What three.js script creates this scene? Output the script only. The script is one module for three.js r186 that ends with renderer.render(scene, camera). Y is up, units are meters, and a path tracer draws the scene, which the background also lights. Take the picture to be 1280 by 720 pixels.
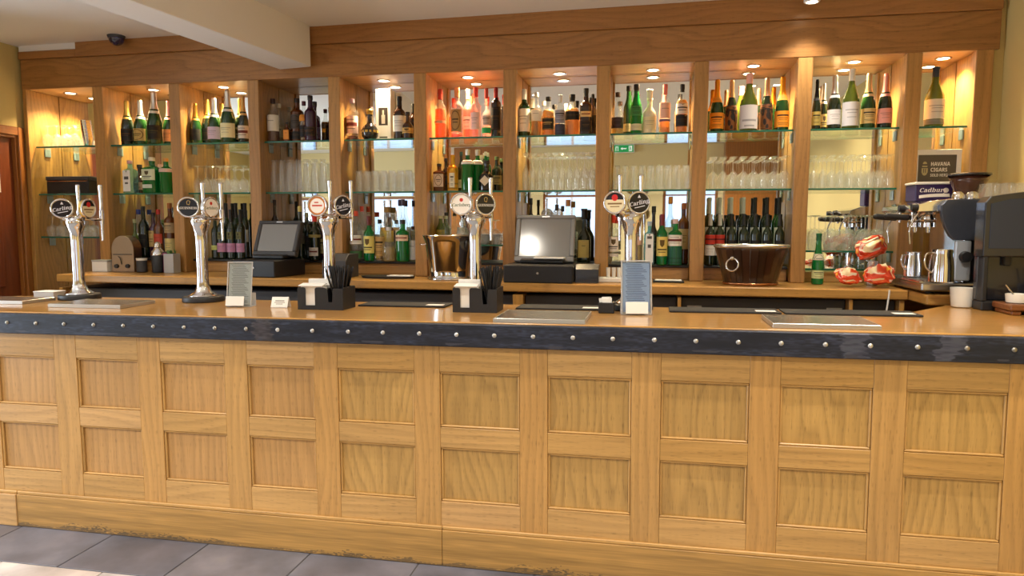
import * as THREE from 'three';
import { mergeGeometries } from 'three/addons/utils/BufferGeometryUtils.js';
import { RectAreaLightUniformsLib } from 'three/addons/lights/RectAreaLightUniformsLib.js';

// ---------------------------------------------------------------- camera, sky, lights, exposure
const F = 865.695, CAM = new THREE.Vector3(0.893, 1.514, 2.884), YAW = 0.1961, PITCH = -0.0875, ROLL = -0.0041;
const scene = new THREE.Scene();
const camera = new THREE.PerspectiveCamera(2 * Math.atan(360 / F) * 180 / Math.PI, 1280 / 720, 0.05, 60);
camera.position.copy(CAM);
camera.rotation.set(PITCH, YAW, ROLL, 'YXZ');
camera.updateMatrixWorld(true);
const renderer = new THREE.WebGLRenderer({ antialias: true });
renderer.toneMapping = THREE.LinearToneMapping;
renderer.toneMappingExposure = 1.03;
renderer.shadowMap.enabled = true;
RectAreaLightUniformsLib.init();
scene.background = new THREE.Color().setRGB(0.55, 0.85, 1.35);            // overcast sky beyond the windows

const DAY = new THREE.Color().setRGB(0.80, 0.91, 1.0), WARM = new THREE.Color().setRGB(1.0, 0.74, 0.42), SOFTW = new THREE.Color().setRGB(1.0, 0.91, 0.78);
const DAYLIGHT = 0.75, GLAZED = 11, SOFFIT = 6.2, DOWN = 6, ROOM = 14.5;
const REAR = 5.2;                                                         // rear wall of the room, behind the photographer
const WIN = [[-5.9, -5.2], [-4.35, -3.3], [-0.95, 0.05], [1.1, 2.0]];      // window openings on the rear wall (x ranges)
const WY = [0.85, 2.08];
for (const [a, b] of WIN) {                                               // daylight at each window opening
  const l = new THREE.RectAreaLight(DAY, DAYLIGHT, b - a - 0.1, WY[1] - WY[0] - 0.1);
  l.position.set((a + b) / 2, (WY[0] + WY[1]) / 2, REAR - 0.03);
  l.lookAt((a + b) / 2, (WY[0] + WY[1]) / 2, 0);
  scene.add(l);
}

const GZ = [0.1, 2.5], GY = [0.05, 2.35];                                 // unseen glazed front, added in the far left wall for daylight
{
  const l = new THREE.RectAreaLight(DAY, GLAZED, GZ[1] - GZ[0] - 0.1, GY[1] - GY[0] - 0.1);
  l.position.set(-6.57, (GY[0] + GY[1]) / 2, (GZ[0] + GZ[1]) / 2); l.lookAt(0, (GY[0] + GY[1]) / 2, (GZ[0] + GZ[1]) / 2); scene.add(l);
}

// ---------------------------------------------------------------- helpers
const V3 = (x, y, z) => new THREE.Vector3(x, y, z);
const TILT = -0.00723;                                                    // the old back bar hangs slightly out of level
function ray(u, v) { return V3((u - 640) / F, -(v - 360) / F, -1).applyEuler(camera.rotation); }
function onZ(u, v, z) { const d = ray(u, v); return d.multiplyScalar((z - CAM.z) / d.z).add(CAM); }
function onY(u, v, y) { const d = ray(u, v); return d.multiplyScalar((y - CAM.y) / d.y).add(CAM); }
function onX(u, v, x) { const d = ray(u, v); return d.multiplyScalar((x - CAM.x) / d.x).add(CAM); }
function bZ(u, v, z) { const p = onZ(u, v, z); p.y -= TILT * p.x; return p; }   // in the back bar's own frame
function bY(u, v, y) { const d = ray(u, v), t = (y - (CAM.y - TILT * CAM.x)) / (d.y - TILT * d.x); const p = d.multiplyScalar(t).add(CAM); p.y = y; return p; }
let seed = 20240611;
function rnd() { seed |= 0; seed = seed + 0x6D2B79F5 | 0; let t = Math.imul(seed ^ seed >>> 15, 1 | seed); t = t + Math.imul(t ^ t >>> 7, 61 | t) ^ t; return ((t ^ t >>> 14) >>> 0) / 4294967296; }
const R = (a, b) => a + (b - a) * rnd();
const taken = new Map();
function numbered(n) { const k = taken.get(n) || 0; taken.set(n, k + 1); return k ? n + '_' + String(k).padStart(3, '0') : n; }
function thing(name, label, category, pos = [0, 0, 0], turn = 0, group, kind) {
  const o = new THREE.Group(); o.name = numbered(name); o.position.set(...pos); o.rotation.y = turn;
  o.userData = { label, category }; if (group) o.userData.group = group; if (kind) o.userData.kind = kind;
  scene.add(o); return o;
}
function part(parent, name, geo, mat, label) {
  const m = new THREE.Mesh(geo, mat); m.name = name; m.castShadow = m.receiveShadow = true;
  if (label) m.userData.label = label;
  parent.add(m); return m;
}
function solo(name, geo, mat, label, category, pos = [0, 0, 0], turn = 0, group, kind) {
  const m = new THREE.Mesh(geo, mat); m.name = numbered(name); m.castShadow = m.receiveShadow = true;
  m.position.set(...pos); m.rotation.y = turn; m.userData = { label, category };
  if (group) m.userData.group = group; if (kind) m.userData.kind = kind;
  scene.add(m); return m;
}
function structure(name, geo, mat, label) { const m = solo(name, geo, mat, label, undefined); delete m.userData.category; m.userData.kind = 'structure'; return m; }
const LEAN = new THREE.Matrix4().makeRotationZ(TILT);
function lean(o) { o.updateMatrix(); o.applyMatrix4(LEAN); return o; }
function dup(o, pos, turn, label, group) {
  const c = o.clone(); c.name = numbered(o.name.replace(/_\d{3}$/, '')); c.userData = { ...o.userData };
  c.position.set(...pos); c.rotation.set(0, turn, 0); if (label) c.userData.label = label; if (group) c.userData.group = group;
  scene.add(c); return c;
}
// box with chamfered edges, uv in metres with the grain along axis g
function box(w, h, d, x = 0, y = 0, z = 0, c = 0.003, g = 'x') {
  const H = [w / 2, h / 2, d / 2]; c = Math.min(c, w / 3, h / 3, d / 3);
  const P = [], U = [], ox = R(0, 7), oy = R(0, 7);
  const pt = (s, ax) => H.map((q, i) => s[i] * (i === ax ? q : q - c));
  const tri = (a, b, e) => {
    const n = V3(b[0] - a[0], b[1] - a[1], b[2] - a[2]).cross(V3(e[0] - a[0], e[1] - a[1], e[2] - a[2]));
    const t = n.x * (a[0] + b[0] + e[0]) + n.y * (a[1] + b[1] + e[1]) + n.z * (a[2] + b[2] + e[2]) > 0 ? [a, b, e] : [a, e, b];
    const an = [Math.abs(n.x), Math.abs(n.y), Math.abs(n.z)], k = an.indexOf(Math.max(...an));
    for (const p of t) {
      P.push(p[0] + x, p[1] + y, p[2] + z);
      const gi = 'xyz'.indexOf(g), rest = [0, 1, 2].filter((i) => i !== k);
      const ui = rest.includes(gi) ? gi : rest[0], vi = rest.find((i) => i !== ui);
      U.push(p[ui] + ox, p[vi] + oy);
    }
  };
  const quad = (a, b, e, f) => { tri(a, b, e); tri(b, e, f); };
  const S = [-1, 1];
  for (let ax = 0; ax < 3; ax++) for (const s of S) {
    const m = (i, j) => { const q = [0, 0, 0]; q[ax] = s; q[(ax + 1) % 3] = i; q[(ax + 2) % 3] = j; return pt(q, ax); };
    quad(m(-1, -1), m(-1, 1), m(1, -1), m(1, 1));
  }
  for (let ax = 0; ax < 3; ax++) for (const i of S) for (const j of S) {
    const b = (ax + 1) % 3, e = (ax + 2) % 3, q = (k) => { const r = [0, 0, 0]; r[ax] = k; r[b] = i; r[e] = j; return r; };
    quad(pt(q(-1), b), pt(q(1), b), pt(q(-1), e), pt(q(1), e));
  }
  for (const i of S) for (const j of S) for (const k of S) tri(pt([i, j, k], 0), pt([i, j, k], 1), pt([i, j, k], 2));
  const G = new THREE.BufferGeometry();
  G.setAttribute('position', new THREE.Float32BufferAttribute(P, 3)); G.setAttribute('uv', new THREE.Float32BufferAttribute(U, 2));
  G.computeVertexNormals(); return G;
}
const span = (x0, x1, y0, y1, z0, z1, c, g) => box(x1 - x0, y1 - y0, z1 - z0, (x0 + x1) / 2, (y0 + y1) / 2, (z0 + z1) / 2, c, g);
const lathe = (pts, seg = 24) => new THREE.LatheGeometry(pts.map(([r, y]) => new THREE.Vector2(Math.max(r, 0), y)), seg);
const cyl = (r0, r1, h, x = 0, y = 0, z = 0, seg = 20) => new THREE.CylinderGeometry(r1, r0, h, seg).translate(x, y + h / 2, z);
const merge = (...g) => mergeGeometries(g.flat().map((q) => { const k = q.index ? q.toNonIndexed() : q; for (const a of Object.keys(k.attributes)) if (!['position', 'normal', 'uv'].includes(a)) k.deleteAttribute(a); return k; }));
const tube = (pts, r, seg = 8, n = 24) => new THREE.TubeGeometry(new THREE.CatmullRomCurve3(pts.map((p) => V3(...p))), n, r, seg);
function extrude(pts, depth, bevel = 0) {
  const s = new THREE.Shape(pts.map(([x, y]) => new THREE.Vector2(x, y)));
  return new THREE.ExtrudeGeometry(s, { depth, bevelEnabled: bevel > 0, bevelSize: bevel, bevelThickness: bevel, bevelSegments: 2, curveSegments: 10 });
}

// ---------------------------------------------------------------- procedural textures
function lattice(n, s) { let k = s; const a = new Float32Array(n * n); for (let i = 0; i < a.length; i++) { k = Math.imul(k ^ k >>> 15, 0x2c1b3c6d) + 0x9e3779b9 | 0; a[i] = ((k ^ k >>> 13) >>> 0) / 4294967296; } return a; }
const LAT = [1, 2, 3, 4, 5].map((s) => lattice(256, s * 7919));
function noise(x, y, px, py, L = 0) {                                     // periodic value noise
  const X = Math.floor(x), Y = Math.floor(y), fx = x - X, fy = y - Y, sx = fx * fx * (3 - 2 * fx), sy = fy * fy * (3 - 2 * fy);
  const a = LAT[L], q = (i, j) => a[(((j % py) + py) % py & 255) * 256 + (((i % px) + px) % px & 255)];
  const t = q(X, Y) + (q(X + 1, Y) - q(X, Y)) * sx, b = q(X, Y + 1) + (q(X + 1, Y + 1) - q(X, Y + 1)) * sx;
  return t + (b - t) * sy;
}
function dataTex(W, H, f, srgb = true) {
  const d = new Uint8Array(W * H * 4);
  for (let j = 0; j < H; j++) for (let i = 0; i < W; i++) { const c = f(i / W, j / H), k = (j * W + i) * 4; for (let e = 0; e < 3; e++) d[k + e] = Math.max(0, Math.min(255, c[e] * 255)); d[k + 3] = 255; }
  const t = new THREE.DataTexture(d, W, H); t.magFilter = THREE.LinearFilter; t.minFilter = THREE.LinearMipmapLinearFilter; t.generateMipmaps = true;
  t.wrapS = t.wrapT = THREE.RepeatWrapping; if (srgb) t.colorSpace = THREE.SRGBColorSpace; t.needsUpdate = true; return t;
}
// oak: grain along u; cathedral = strength of the arched figure
function oakTex(cathedral, L, nRings, depth) {
  return dataTex(1024, 512, (u, v) => {
    const warp = noise(u * 2, v * 4, 2, 4, L) * cathedral + noise(u * 4, v * 12, 4, 12, (L + 1) % 5) * cathedral * 0.2;
    const rings = v * nRings + warp * nRings * 0.55;
    let r = rings - Math.floor(rings); r = r < 0.75 ? r / 0.75 : (1 - r) / 0.25;
    const streak = noise(u * 5, v * 90, 5, 90, (L + 2) % 5), pore = noise(u * 40, v * 250, 40, 250, (L + 3) % 5), blot = noise(u * 4, v * 3, 4, 3, (L + 4) % 5);
    const t = 0.90 - depth * Math.pow(r, 2) - 0.055 * (streak - 0.5) - (pore > 0.72 ? 0.12 * (pore - 0.72) / 0.28 : 0) + 0.07 * (blot - 0.5);
    return [t * 1.0, t * (0.945 - 0.06 * (1 - t)), t * (0.86 - 0.2 * (1 - t))];
  });
}
const OAKC = oakTex(1.0, 0, 10, 0.10), OAKS = oakTex(0.35, 2, 13, 0.075);
for (const t of [OAKC, OAKS]) t.repeat.set(1 / 1.1, 1 / 0.55);
const SLATE = dataTex(512, 512, (u, v) => {
  let s = 0, a = 0.5; for (let o = 0, f = 4; o < 6; o++, f *= 2, a *= 0.55) s += a * noise(u * f, v * f, f, f, o % 5);
  const w = noise(u * 6, v * 3, 6, 3, 3); const t = 0.55 + 0.55 * s;
  return [t * (0.93 + 0.07 * w), t * 0.95, t * (1.02 - 0.05 * w)];
});
const NOISE = dataTex(256, 256, (u, v) => { let s = 0, a = 0.5; for (let o = 0, f = 8; o < 5; o++, f *= 2, a *= 0.6) s += a * noise(u * f, v * f, f, f, o); const t = 0.55 + 0.4 * s; return [t, t, t]; }, false);
function canvasTex(w, h, draw) {
  const c = document.createElement('canvas'); c.width = w; c.height = h; const g = c.getContext('2d'); draw(g, w, h);
  const t = new THREE.CanvasTexture(c); t.colorSpace = THREE.SRGBColorSpace; t.anisotropy = 4; return t;
}
// ---------------------------------------------------------------- materials
const lin = (r, g, b) => new THREE.Color().setRGB(r, g, b);
const std = (color, roughness = 0.5, metalness = 0, o = {}) => new THREE.MeshStandardMaterial({ color, roughness, metalness, ...o });
const phy = (o) => new THREE.MeshPhysicalMaterial(o);
const oak = (r, g, b, tex = OAKS, rough = 0.42) => phy({ color: lin(r, g, b), map: tex, roughness: rough, clearcoat: 0.25, clearcoatRoughness: 0.28, bumpMap: tex, bumpScale: 0.0003 });
const COUNTER = [0.63, 0.415, 0.165];
const tone = (k, dr = 1, db = 1) => oak(COUNTER[0] * k * dr, COUNTER[1] * k, COUNTER[2] * k * db);
const M = {
  stile: [tone(0.90, 1.07, 0.85), tone(0.97, 1.05, 0.95), tone(0.92, 1.10, 0.9), tone(0.99, 1.02)],
  rail: [tone(1.0), tone(1.08, 0.98, 1.1), tone(0.94, 1.03, 0.9), tone(1.15, 0.97, 1.25)],
  panel: [1.0, 1.05, 0.96, 1.08].map((k) => oak(COUNTER[0] * k * 0.98, COUNTER[1] * k * 1.02, COUNTER[2] * k * 0.98, OAKC)),
  panelRosy: [0.95, 0.99].map((k) => oak(COUNTER[0] * k * 0.99, COUNTER[1] * k * 0.955, COUNTER[2] * k * 1.03, OAKS)),
  bead: tone(1.02), skirt: tone(0.98, 1, 1), skirtPale: tone(1.15, 0.96, 1.3),
  top: phy({ color: lin(0.68, 0.40, 0.13), map: OAKS, roughness: 0.3, clearcoat: 0.7, clearcoatRoughness: 0.1 }),
  cornice: oak(0.46, 0.235, 0.082, OAKS, 0.38), corniceLow: oak(0.49, 0.255, 0.09, OAKC, 0.38),
  post: [oak(0.58, 0.34, 0.125), oak(0.62, 0.365, 0.135), oak(0.55, 0.315, 0.115)],
  soffit: oak(0.62, 0.37, 0.14), sidePanel: oak(0.58, 0.335, 0.10, OAKC), backTop: oak(0.62, 0.37, 0.12, OAKS, 0.3),
  doorWood: oak(0.23, 0.062, 0.022, OAKS, 0.35), frameWood: oak(0.40, 0.165, 0.038, OAKS, 0.35),
  plaster: std(lin(0.76, 0.72, 0.66), 0.9), ceiling: std(lin(0.84, 0.82, 0.80), 0.92), wallYellow: std(lin(0.60, 0.465, 0.18), 0.85, 0, { bumpMap: NOISE, bumpScale: 0.0005 }),
  mirror: std(lin(0.90, 0.92, 0.91), 0.015, 1), chrome: std(lin(0.80, 0.80, 0.82), 0.09, 1), steel: std(lin(0.62, 0.62, 0.62), 0.26, 1), steelDull: std(lin(0.55, 0.53, 0.50), 0.4, 0.9),
  black: std(lin(0.012, 0.012, 0.014), 0.45), blackGloss: phy({ color: lin(0.012, 0.013, 0.018), roughness: 0.25, clearcoat: 0.6, clearcoatRoughness: 0.1 }), rubber: std(lin(0.014, 0.014, 0.016), 0.8),
  charcoal: std(lin(0.045, 0.045, 0.05), 0.5), grey: std(lin(0.16, 0.16, 0.17), 0.45), paleGrey: std(lin(0.42, 0.41, 0.40), 0.45),
  white: std(lin(0.82, 0.80, 0.76), 0.6), paper: std(lin(0.83, 0.82, 0.78), 0.8), china: phy({ color: lin(0.80, 0.77, 0.70), roughness: 0.25, clearcoat: 0.5 }),
  glass: phy({ color: lin(0.985, 0.99, 0.985), roughness: 0.04, transmission: 0.93, thickness: 0, ior: 1.7 }),
  shelf: phy({ color: lin(0.86, 0.955, 0.92), roughness: 0.02, transmission: 1, thickness: 0, ior: 1.5 }),
  shelfEdge: phy({ color: lin(0.03, 0.22, 0.15), roughness: 0.1, transmission: 0.35, thickness: 0, clearcoat: 1, clearcoatRoughness: 0.05 }),
  bracket: phy({ color: lin(0.42, 0.50, 0.50), roughness: 0.2, transmission: 0.4, thickness: 0, clearcoat: 0.6 }),
  pane: phy({ color: lin(0.97, 0.98, 1), roughness: 0, transmission: 1, thickness: 0 }),
  lamp: std(lin(1, 0.9, 0.7), 0.5, 0, { emissive: lin(1, 0.85, 0.6), emissiveIntensity: 9 }),
  brass: std(lin(0.62, 0.42, 0.14), 0.25, 1), gold: std(lin(0.85, 0.60, 0.18), 0.22, 1), copper: std(lin(0.50, 0.22, 0.10), 0.22, 1),
};

// ---------------------------------------------------------------- the room
const CEIL = 2.9, XL = -3.86, XR = 2.9, XLL = -6.6, ZB = -2.06;
const floor = structure('floor', span(XLL - 0.2, XR + 0.2, -0.12, -0.006, -2.3, REAR + 0.2, 0.001), std(lin(0.16, 0.155, 0.16), 0.6), 'slate grey tiled floor in front of the bar');
const tileMats = [[0.190, 0.186, 0.200], [0.176, 0.175, 0.192], [0.204, 0.196, 0.203]].map(([r, g, b]) => std(lin(r, g, b), 0.42, 0, { map: SLATE, bumpMap: SLATE, bumpScale: 0.0015 }));
const paleMats = [[0.80, 0.72, 0.62], [0.76, 0.69, 0.61]].map(([r, g, b]) => std(lin(r, g, b), 0.35, 0, { map: SLATE, bumpMap: SLATE, bumpScale: 0.0008 }));
for (let k = -3; k < 11; k++) {
  const x = -2.235 + 0.5305 * (k);
  part(floor, 'tile', span(x + 0.003, x + 0.5275, -0.006, 0, 0.012, 0.343, 0.002), tileMats[(k + 9) % 3]);
  part(floor, 'tile', span(x + 0.243, x + 0.7675, -0.006, 0, 0.349, 0.874, 0.002), paleMats[(k + 10) % 2], 'pale cream tile');
}
structure('ceiling', span(XLL - 0.2, XR + 0.2, CEIL, CEIL + 0.15, -2.3, REAR + 0.2, 0.001), M.ceiling, 'plain white plaster ceiling above the bar');
structure('wall_back', span(XL - 0.12, XR + 0.2, -0.006, CEIL, -2.25, ZB, 0.001), M.wallYellow, 'yellow plaster wall behind the back bar');
const wr = structure('wall_right', span(XR, XR + 0.2, -0.006, CEIL, -2.25, REAR + 0.2, 0.001), M.wallYellow, 'mustard yellow plaster wall beside the coffee machine');
part(wr, 'wall_return', span(2.838, XR, -0.006, CEIL - 0.001, ZB, -1.725, 0.001), M.wallYellow);
// left wall with the doorway
const DZ0 = -1.66, DZ1 = -0.82, DTOP = 2.235;
const wl = structure('wall_left', span(XL - 0.12, XL, -0.006, CEIL, ZB, DZ0, 0.001), M.wallYellow, 'yellow plaster wall with the brown door beside the bar');
part(wl, 'wall_above_door', span(XL - 0.12, XL, DTOP, CEIL, DZ0, DZ1, 0.001), M.wallYellow);
part(wl, 'wall_beside_door', span(XL - 0.12, XL, -0.006, CEIL, DZ1, -0.4, 0.001), M.wallYellow);
part(wl, 'wall_turn', span(XLL, XL - 0.12, -0.006, CEIL, -0.52, -0.4, 0.001), M.wallYellow);
part(wl, 'wall_far', merge(span(XLL - 0.2, XLL, -0.006, CEIL, -0.52, GZ[0], 0.001), span(XLL - 0.2, XLL, -0.006, CEIL, GZ[1], REAR + 0.2, 0.001), span(XLL - 0.2, XLL, GY[1], CEIL, GZ[0], GZ[1], 0.001), span(XLL - 0.2, XLL, -0.006, GY[0], GZ[0], GZ[1], 0.001)), M.wallYellow);
{ // unseen glazed front, added to bring daylight to the floor and bar end
  const w = structure('window_5', merge(span(XLL - 0.1, XLL - 0.04, GY[0], GY[1], GZ[0], GZ[0] + 0.05, 0.004, 'y'), span(XLL - 0.1, XLL - 0.04, GY[0], GY[1], GZ[1] - 0.05, GZ[1], 0.004, 'y'), span(XLL - 0.1, XLL - 0.04, GY[1] - 0.05, GY[1], GZ[0] + 0.05, GZ[1] - 0.05, 0.004, 'z'), span(XLL - 0.1, XLL - 0.04, GY[0], GY[0] + 0.05, GZ[0] + 0.05, GZ[1] - 0.05, 0.004, 'z')), M.frameWood, 'unseen glazed front added for daylight beyond the brown door');
  const m = (GZ[0] + GZ[1]) / 2; part(w, 'mullion', span(XLL - 0.095, XLL - 0.045, GY[0] + 0.05, GY[1] - 0.05, m - 0.025, m + 0.025, 0.004, 'y'), M.frameWood);
  for (const [a, b] of [[GZ[0] + 0.05, m - 0.025], [m + 0.025, GZ[1] - 0.05]]) part(w, 'pane', span(XLL - 0.072, XLL - 0.068, GY[0] + 0.05, GY[1] - 0.05, a, b, 0.001), M.pane);
}
{ // rear wall with the window openings
  const s = new THREE.Shape([[XLL, 0], [XR, 0], [XR, CEIL], [XLL, CEIL]].map(([x, y]) => new THREE.Vector2(x, y)));
  for (const [a, b] of WIN) s.holes.push(new THREE.Path([[a, WY[0]], [b, WY[0]], [b, WY[1]], [a, WY[1]]].map(([x, y]) => new THREE.Vector2(x, y))));
  const g = new THREE.ExtrudeGeometry(s, { depth: 0.2, bevelEnabled: false }); g.translate(0, -0.003, REAR);
  structure('wall_rear', g, std(lin(0.72, 0.60, 0.33), 0.85), 'cream yellow wall with windows, seen in the bar mirrors');
  WIN.forEach(([a, b], i) => {
    const fr = 0.05, w = structure('window_' + (i + 1), merge(span(a, a + fr, WY[0], WY[1], REAR + 0.04, REAR + 0.1, 0.004, 'y'), span(b - fr, b, WY[0], WY[1], REAR + 0.04, REAR + 0.1, 0.004, 'y'), span(a + fr, b - fr, WY[1] - fr, WY[1], REAR + 0.04, REAR + 0.1, 0.004), span(a + fr, b - fr, WY[0], WY[0] + fr, REAR + 0.04, REAR + 0.1, 0.004)), M.frameWood, 'timber framed window seen in the bar mirrors');
    const mid = (a + b) / 2;
    part(w, 'glazing_bar', span(mid - 0.02, mid + 0.02, WY[0] + fr, WY[1] - fr, REAR + 0.045, REAR + 0.095, 0.004, 'y'), M.frameWood);
    for (const [p, q] of [[a + fr, mid - 0.02], [mid + 0.02, b - fr]]) part(w, 'pane', span(p, q, WY[0] + fr, WY[1] - fr, REAR + 0.068, REAR + 0.072, 0.001), M.pane);
  });
}
for (const [a, b, l] of [[-2.9, -1.6, 'brown timber clad chimney breast between the windows'], [2.08, XR, 'brown timber clad pillar at the end of the window wall']]) {
  solo('timber_pillar', span(a, b, 0, CEIL, REAR - 0.28, REAR, 0.004, 'y'), M.frameWood, l, 'pillar');
}
{ // running man sign high on the rear wall
  const tex = canvasTex(256, 96, (g) => {
    g.fillStyle = '#0c8f4a'; g.fillRect(0, 0, 256, 96); g.fillStyle = '#fff';
    g.fillRect(18, 14, 42, 68); g.fillStyle = '#0c8f4a'; g.beginPath(); g.arc(44, 26, 6, 0, 7); g.fill(); g.fillRect(36, 34, 14, 22); g.fillRect(28, 54, 10, 18); g.fillRect(46, 54, 10, 20); g.fillRect(24, 36, 14, 6);
    g.fillStyle = '#fff'; g.fillRect(90, 42, 50, 12); g.beginPath(); g.moveTo(140, 28); g.lineTo(168, 48); g.lineTo(140, 68); g.fill();
    g.fillRect(196, 18, 36, 62); g.fillStyle = '#0c8f4a'; g.fillRect(204, 26, 20, 54);
  });
  const t = thing('exit_sign', 'green running man exit sign under the rear ceiling, seen in the mirror', 'sign', [0.44, 2.76, REAR - 0.06]);
  part(t, 'housing', box(0.36, 0.135, 0.04, 0, 0.07, 0, 0.004), M.white);
  part(t, 'face', new THREE.PlaneGeometry(0.33, 0.115).rotateY(Math.PI).translate(0, 0.07, -0.0212), std(0xffffff, 0.5, 0, { map: tex, emissive: lin(1, 1, 1), emissiveMap: tex, emissiveIntensity: 0.5 }));
}
// dropped beam running forward from the cornice
{ const L = 5.2, g = box(0.255, 0.3, L, 0, 0, L / 2, 0.004, 'z'); const m = structure('trim_1', g, M.ceiling, 'white boxed ceiling beam running out from the bar cornice'); m.position.set(-1.545, 2.775, -1.672); m.rotation.y = -0.125; }
// door in the left wall
{
  const d = structure('door_1', span(XL - 0.07, XL - 0.03, 0, DTOP - 0.03, DZ0 + 0.03, DZ1 - 0.03, 0.003, 'y'), M.doorWood, 'dark reddish brown door beside the back bar');
  for (const [z0, z1] of [[-1.50, -1.27], [-1.21, -0.98]]) for (const [y0, y1] of [[0.2, 0.95], [1.08, 2.05]]) part(d, 'door_panel', span(XL - 0.034, XL - 0.022, y0, y1, z0, z1, 0.008, 'y'), M.doorWood);
  part(d, 'door_frame', merge(span(XL - 0.12, XL + 0.002, 0, DTOP, DZ0, DZ0 + 0.03, 0.002, 'y'), span(XL - 0.12, XL + 0.002, 0, DTOP, DZ1 - 0.03, DZ1, 0.002, 'y'), span(XL - 0.12, XL + 0.002, DTOP - 0.03, DTOP, DZ0 + 0.03, DZ1 - 0.03, 0.002, 'z')), M.frameWood);
  part(d, 'architrave', merge(span(XL + 0.001, XL + 0.02, 0, DTOP + 0.055, DZ0 - 0.04, DZ0 + 0.015, 0.005, 'y'), span(XL + 0.001, XL + 0.02, 0, DTOP + 0.055, DZ1 - 0.015, DZ1 + 0.05, 0.005, 'y'), span(XL + 0.001, XL + 0.02, DTOP - 0.01, DTOP + 0.055, DZ0 + 0.015, DZ1 - 0.015, 0.005, 'z')), M.frameWood);
  part(d, 'door_handle', merge(cyl(0.012, 0.012, 0.05, 0, 0, 0).rotateZ(-Math.PI / 2).translate(XL - 0.03, 1.02, DZ1 - 0.1), box(0.016, 0.016, 0.11, XL + 0.02, 1.02, DZ1 - 0.14, 0.004)), M.brass);
  const tx = canvasTex(64, 128, (g) => { g.fillStyle = '#f3efe4'; g.fillRect(0, 0, 64, 128); g.fillStyle = '#8c8a86'; for (let i = 0; i < 9; i++) g.fillRect(8, 14 + i * 12, 30 + (i * 17) % 18, 3); });
  const n = thing('paper_notice', 'white paper notice fixed to the brown door', 'notice', [XL - 0.021, 1.79, -1.41]);
  part(n, 'sheet', box(0.0015, 0.33, 0.19, 0.001, 0.165, 0, 0.0004), M.paper);
  part(n, 'print', new THREE.PlaneGeometry(0.18, 0.32).rotateY(Math.PI / 2).translate(0.0022, 0.165, 0), std(0xffffff, 0.8, 0, { map: tx }));
}
structure('baseboard_left', span(XL + 0.0005, XL + 0.018, 0, 0.12, DZ1 + 0.052, -0.4, 0.004, 'z'), M.frameWood, 'low timber skirting beyond the brown door');

// ---------------------------------------------------------------- bar counter front
const PX = [[-2.345, -1.996], [-1.87, -1.523], [-1.402, -1.059], [-0.943, -0.604], [-0.489, -0.124], [-0.007, 0.353], [0.473, 0.827], [0.946, 1.297], [1.414, 1.758], [1.877, 2.23]];
PX.unshift([-2.81, -2.465]); PX.push([2.35, 2.70]);
const RY = [[0.632, 0.882], [0.293, 0.542]], CL = -2.93;
const counter = thing('bar_counter', 'long oak bar counter front with rows of recessed square panels', 'bar counter');
part(counter, 'carcass', span(CL + 0.01, XR - 0.002, 0, 1.06, -0.50, -0.035, 0.002), M.stile[0]);
{
  const edges = [CL, ...PX.flat(), XR - 0.002];
  for (let i = 0; i < edges.length; i += 2) part(counter, 'stile', span(edges[i], edges[i + 1], 0.15, 1.03, -0.03, 0, 0.0012, 'y'), M.stile[(i * 5 + 3) % 4]);
  PX.forEach(([a, b], i) => {
    part(counter, 'top_rail', span(a + 0.0006, b - 0.0006, 0.882, 1.03, -0.03, -0.0006, 0.0012), M.rail[i === 4 ? 3 : [0, 2, 0, 1][i % 4]]);
    part(counter, 'middle_rail', span(a + 0.0006, b - 0.0006, 0.542, 0.632, -0.03, -0.0006, 0.0012), M.rail[[0, 3, 3, 0, 1, 1, 1, 0, 2, 0, 2, 0][i]]);
    part(counter, 'bottom_rail', span(a + 0.0006, b - 0.0006, 0.15, 0.293, -0.03, -0.0006, 0.0012), M.rail[[0, 1, 0, 1, 1, 1, 3, 1, 1, 0, 1, 0][i]]);
    RY.forEach(([y0, y1], j) => {
      const p = part(counter, 'panel', span(a + 0.001, b - 0.001, y0 + 0.001, y1 - 0.001, -0.033, -0.016, 0.001, 'y'), i < 5 ? M.panelRosy[(i + j) % 2] : M.panel[(i * 3 + j * 2 + (i % 3)) % 4]);
      const w = 0.010, zf = -0.004, zb = -0.0158;
      part(p, 'moulding', merge(span(a + 0.0008, b - 0.0008, y1 - w, y1 - 0.0008, zb, zf, 0.0035), span(a + 0.0008, b - 0.0008, y0 + 0.0008, y0 + w, zb, zf, 0.0035), span(a + 0.0008, a + w, y0 + w, y1 - w, zb, zf, 0.0035, 'y'), span(b - w, b - 0.0008, y0 + w, y1 - w, zb, zf, 0.0035, 'y')), M.bead);
    });
  });
}
// scuffed skirting boards: dark boot marks with ragged outlines near the floor
const SCUFF = dataTex(1024, 128, (u, v) => {
  const t = 0.87 - 0.12 * (noise(u * 24, v * 40, 24, 40, 1) - 0.5) - 0.16 * Math.pow(noise(u * 5 + v * 2, v * 10, 5, 10, 2), 2);
  const edge = 0.06 + 0.22 * noise(u * 26, 0, 26, 4, 3) * noise(u * 7, 3, 7, 8, 4), grain = noise(u * 220, v * 50, 220, 50, 0) * 0.7 + noise(u * 60, v * 16, 60, 16, 2) * 0.3;
  const patch = noise(u * 9, 5, 9, 8, 1), m = v < edge * 1.7 * (0.35 + patch) && grain > 0.22 + 0.5 * v / (edge * 1.7 + 0.001) ? 0.45 + 0.4 * grain * patch : 0;   // boot scuffs: grey blue rubber smears
  return [t * (1 - m) + 0.36 * m, t * 0.93 * (1 - m) + 0.38 * m, t * 0.83 * (1 - m) + 0.52 * m];
});
const scuffMat = phy({ color: lin(0.62, 0.41, 0.15), map: SCUFF, roughness: 0.45, clearcoat: 0.2, clearcoatRoughness: 0.3 });
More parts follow.
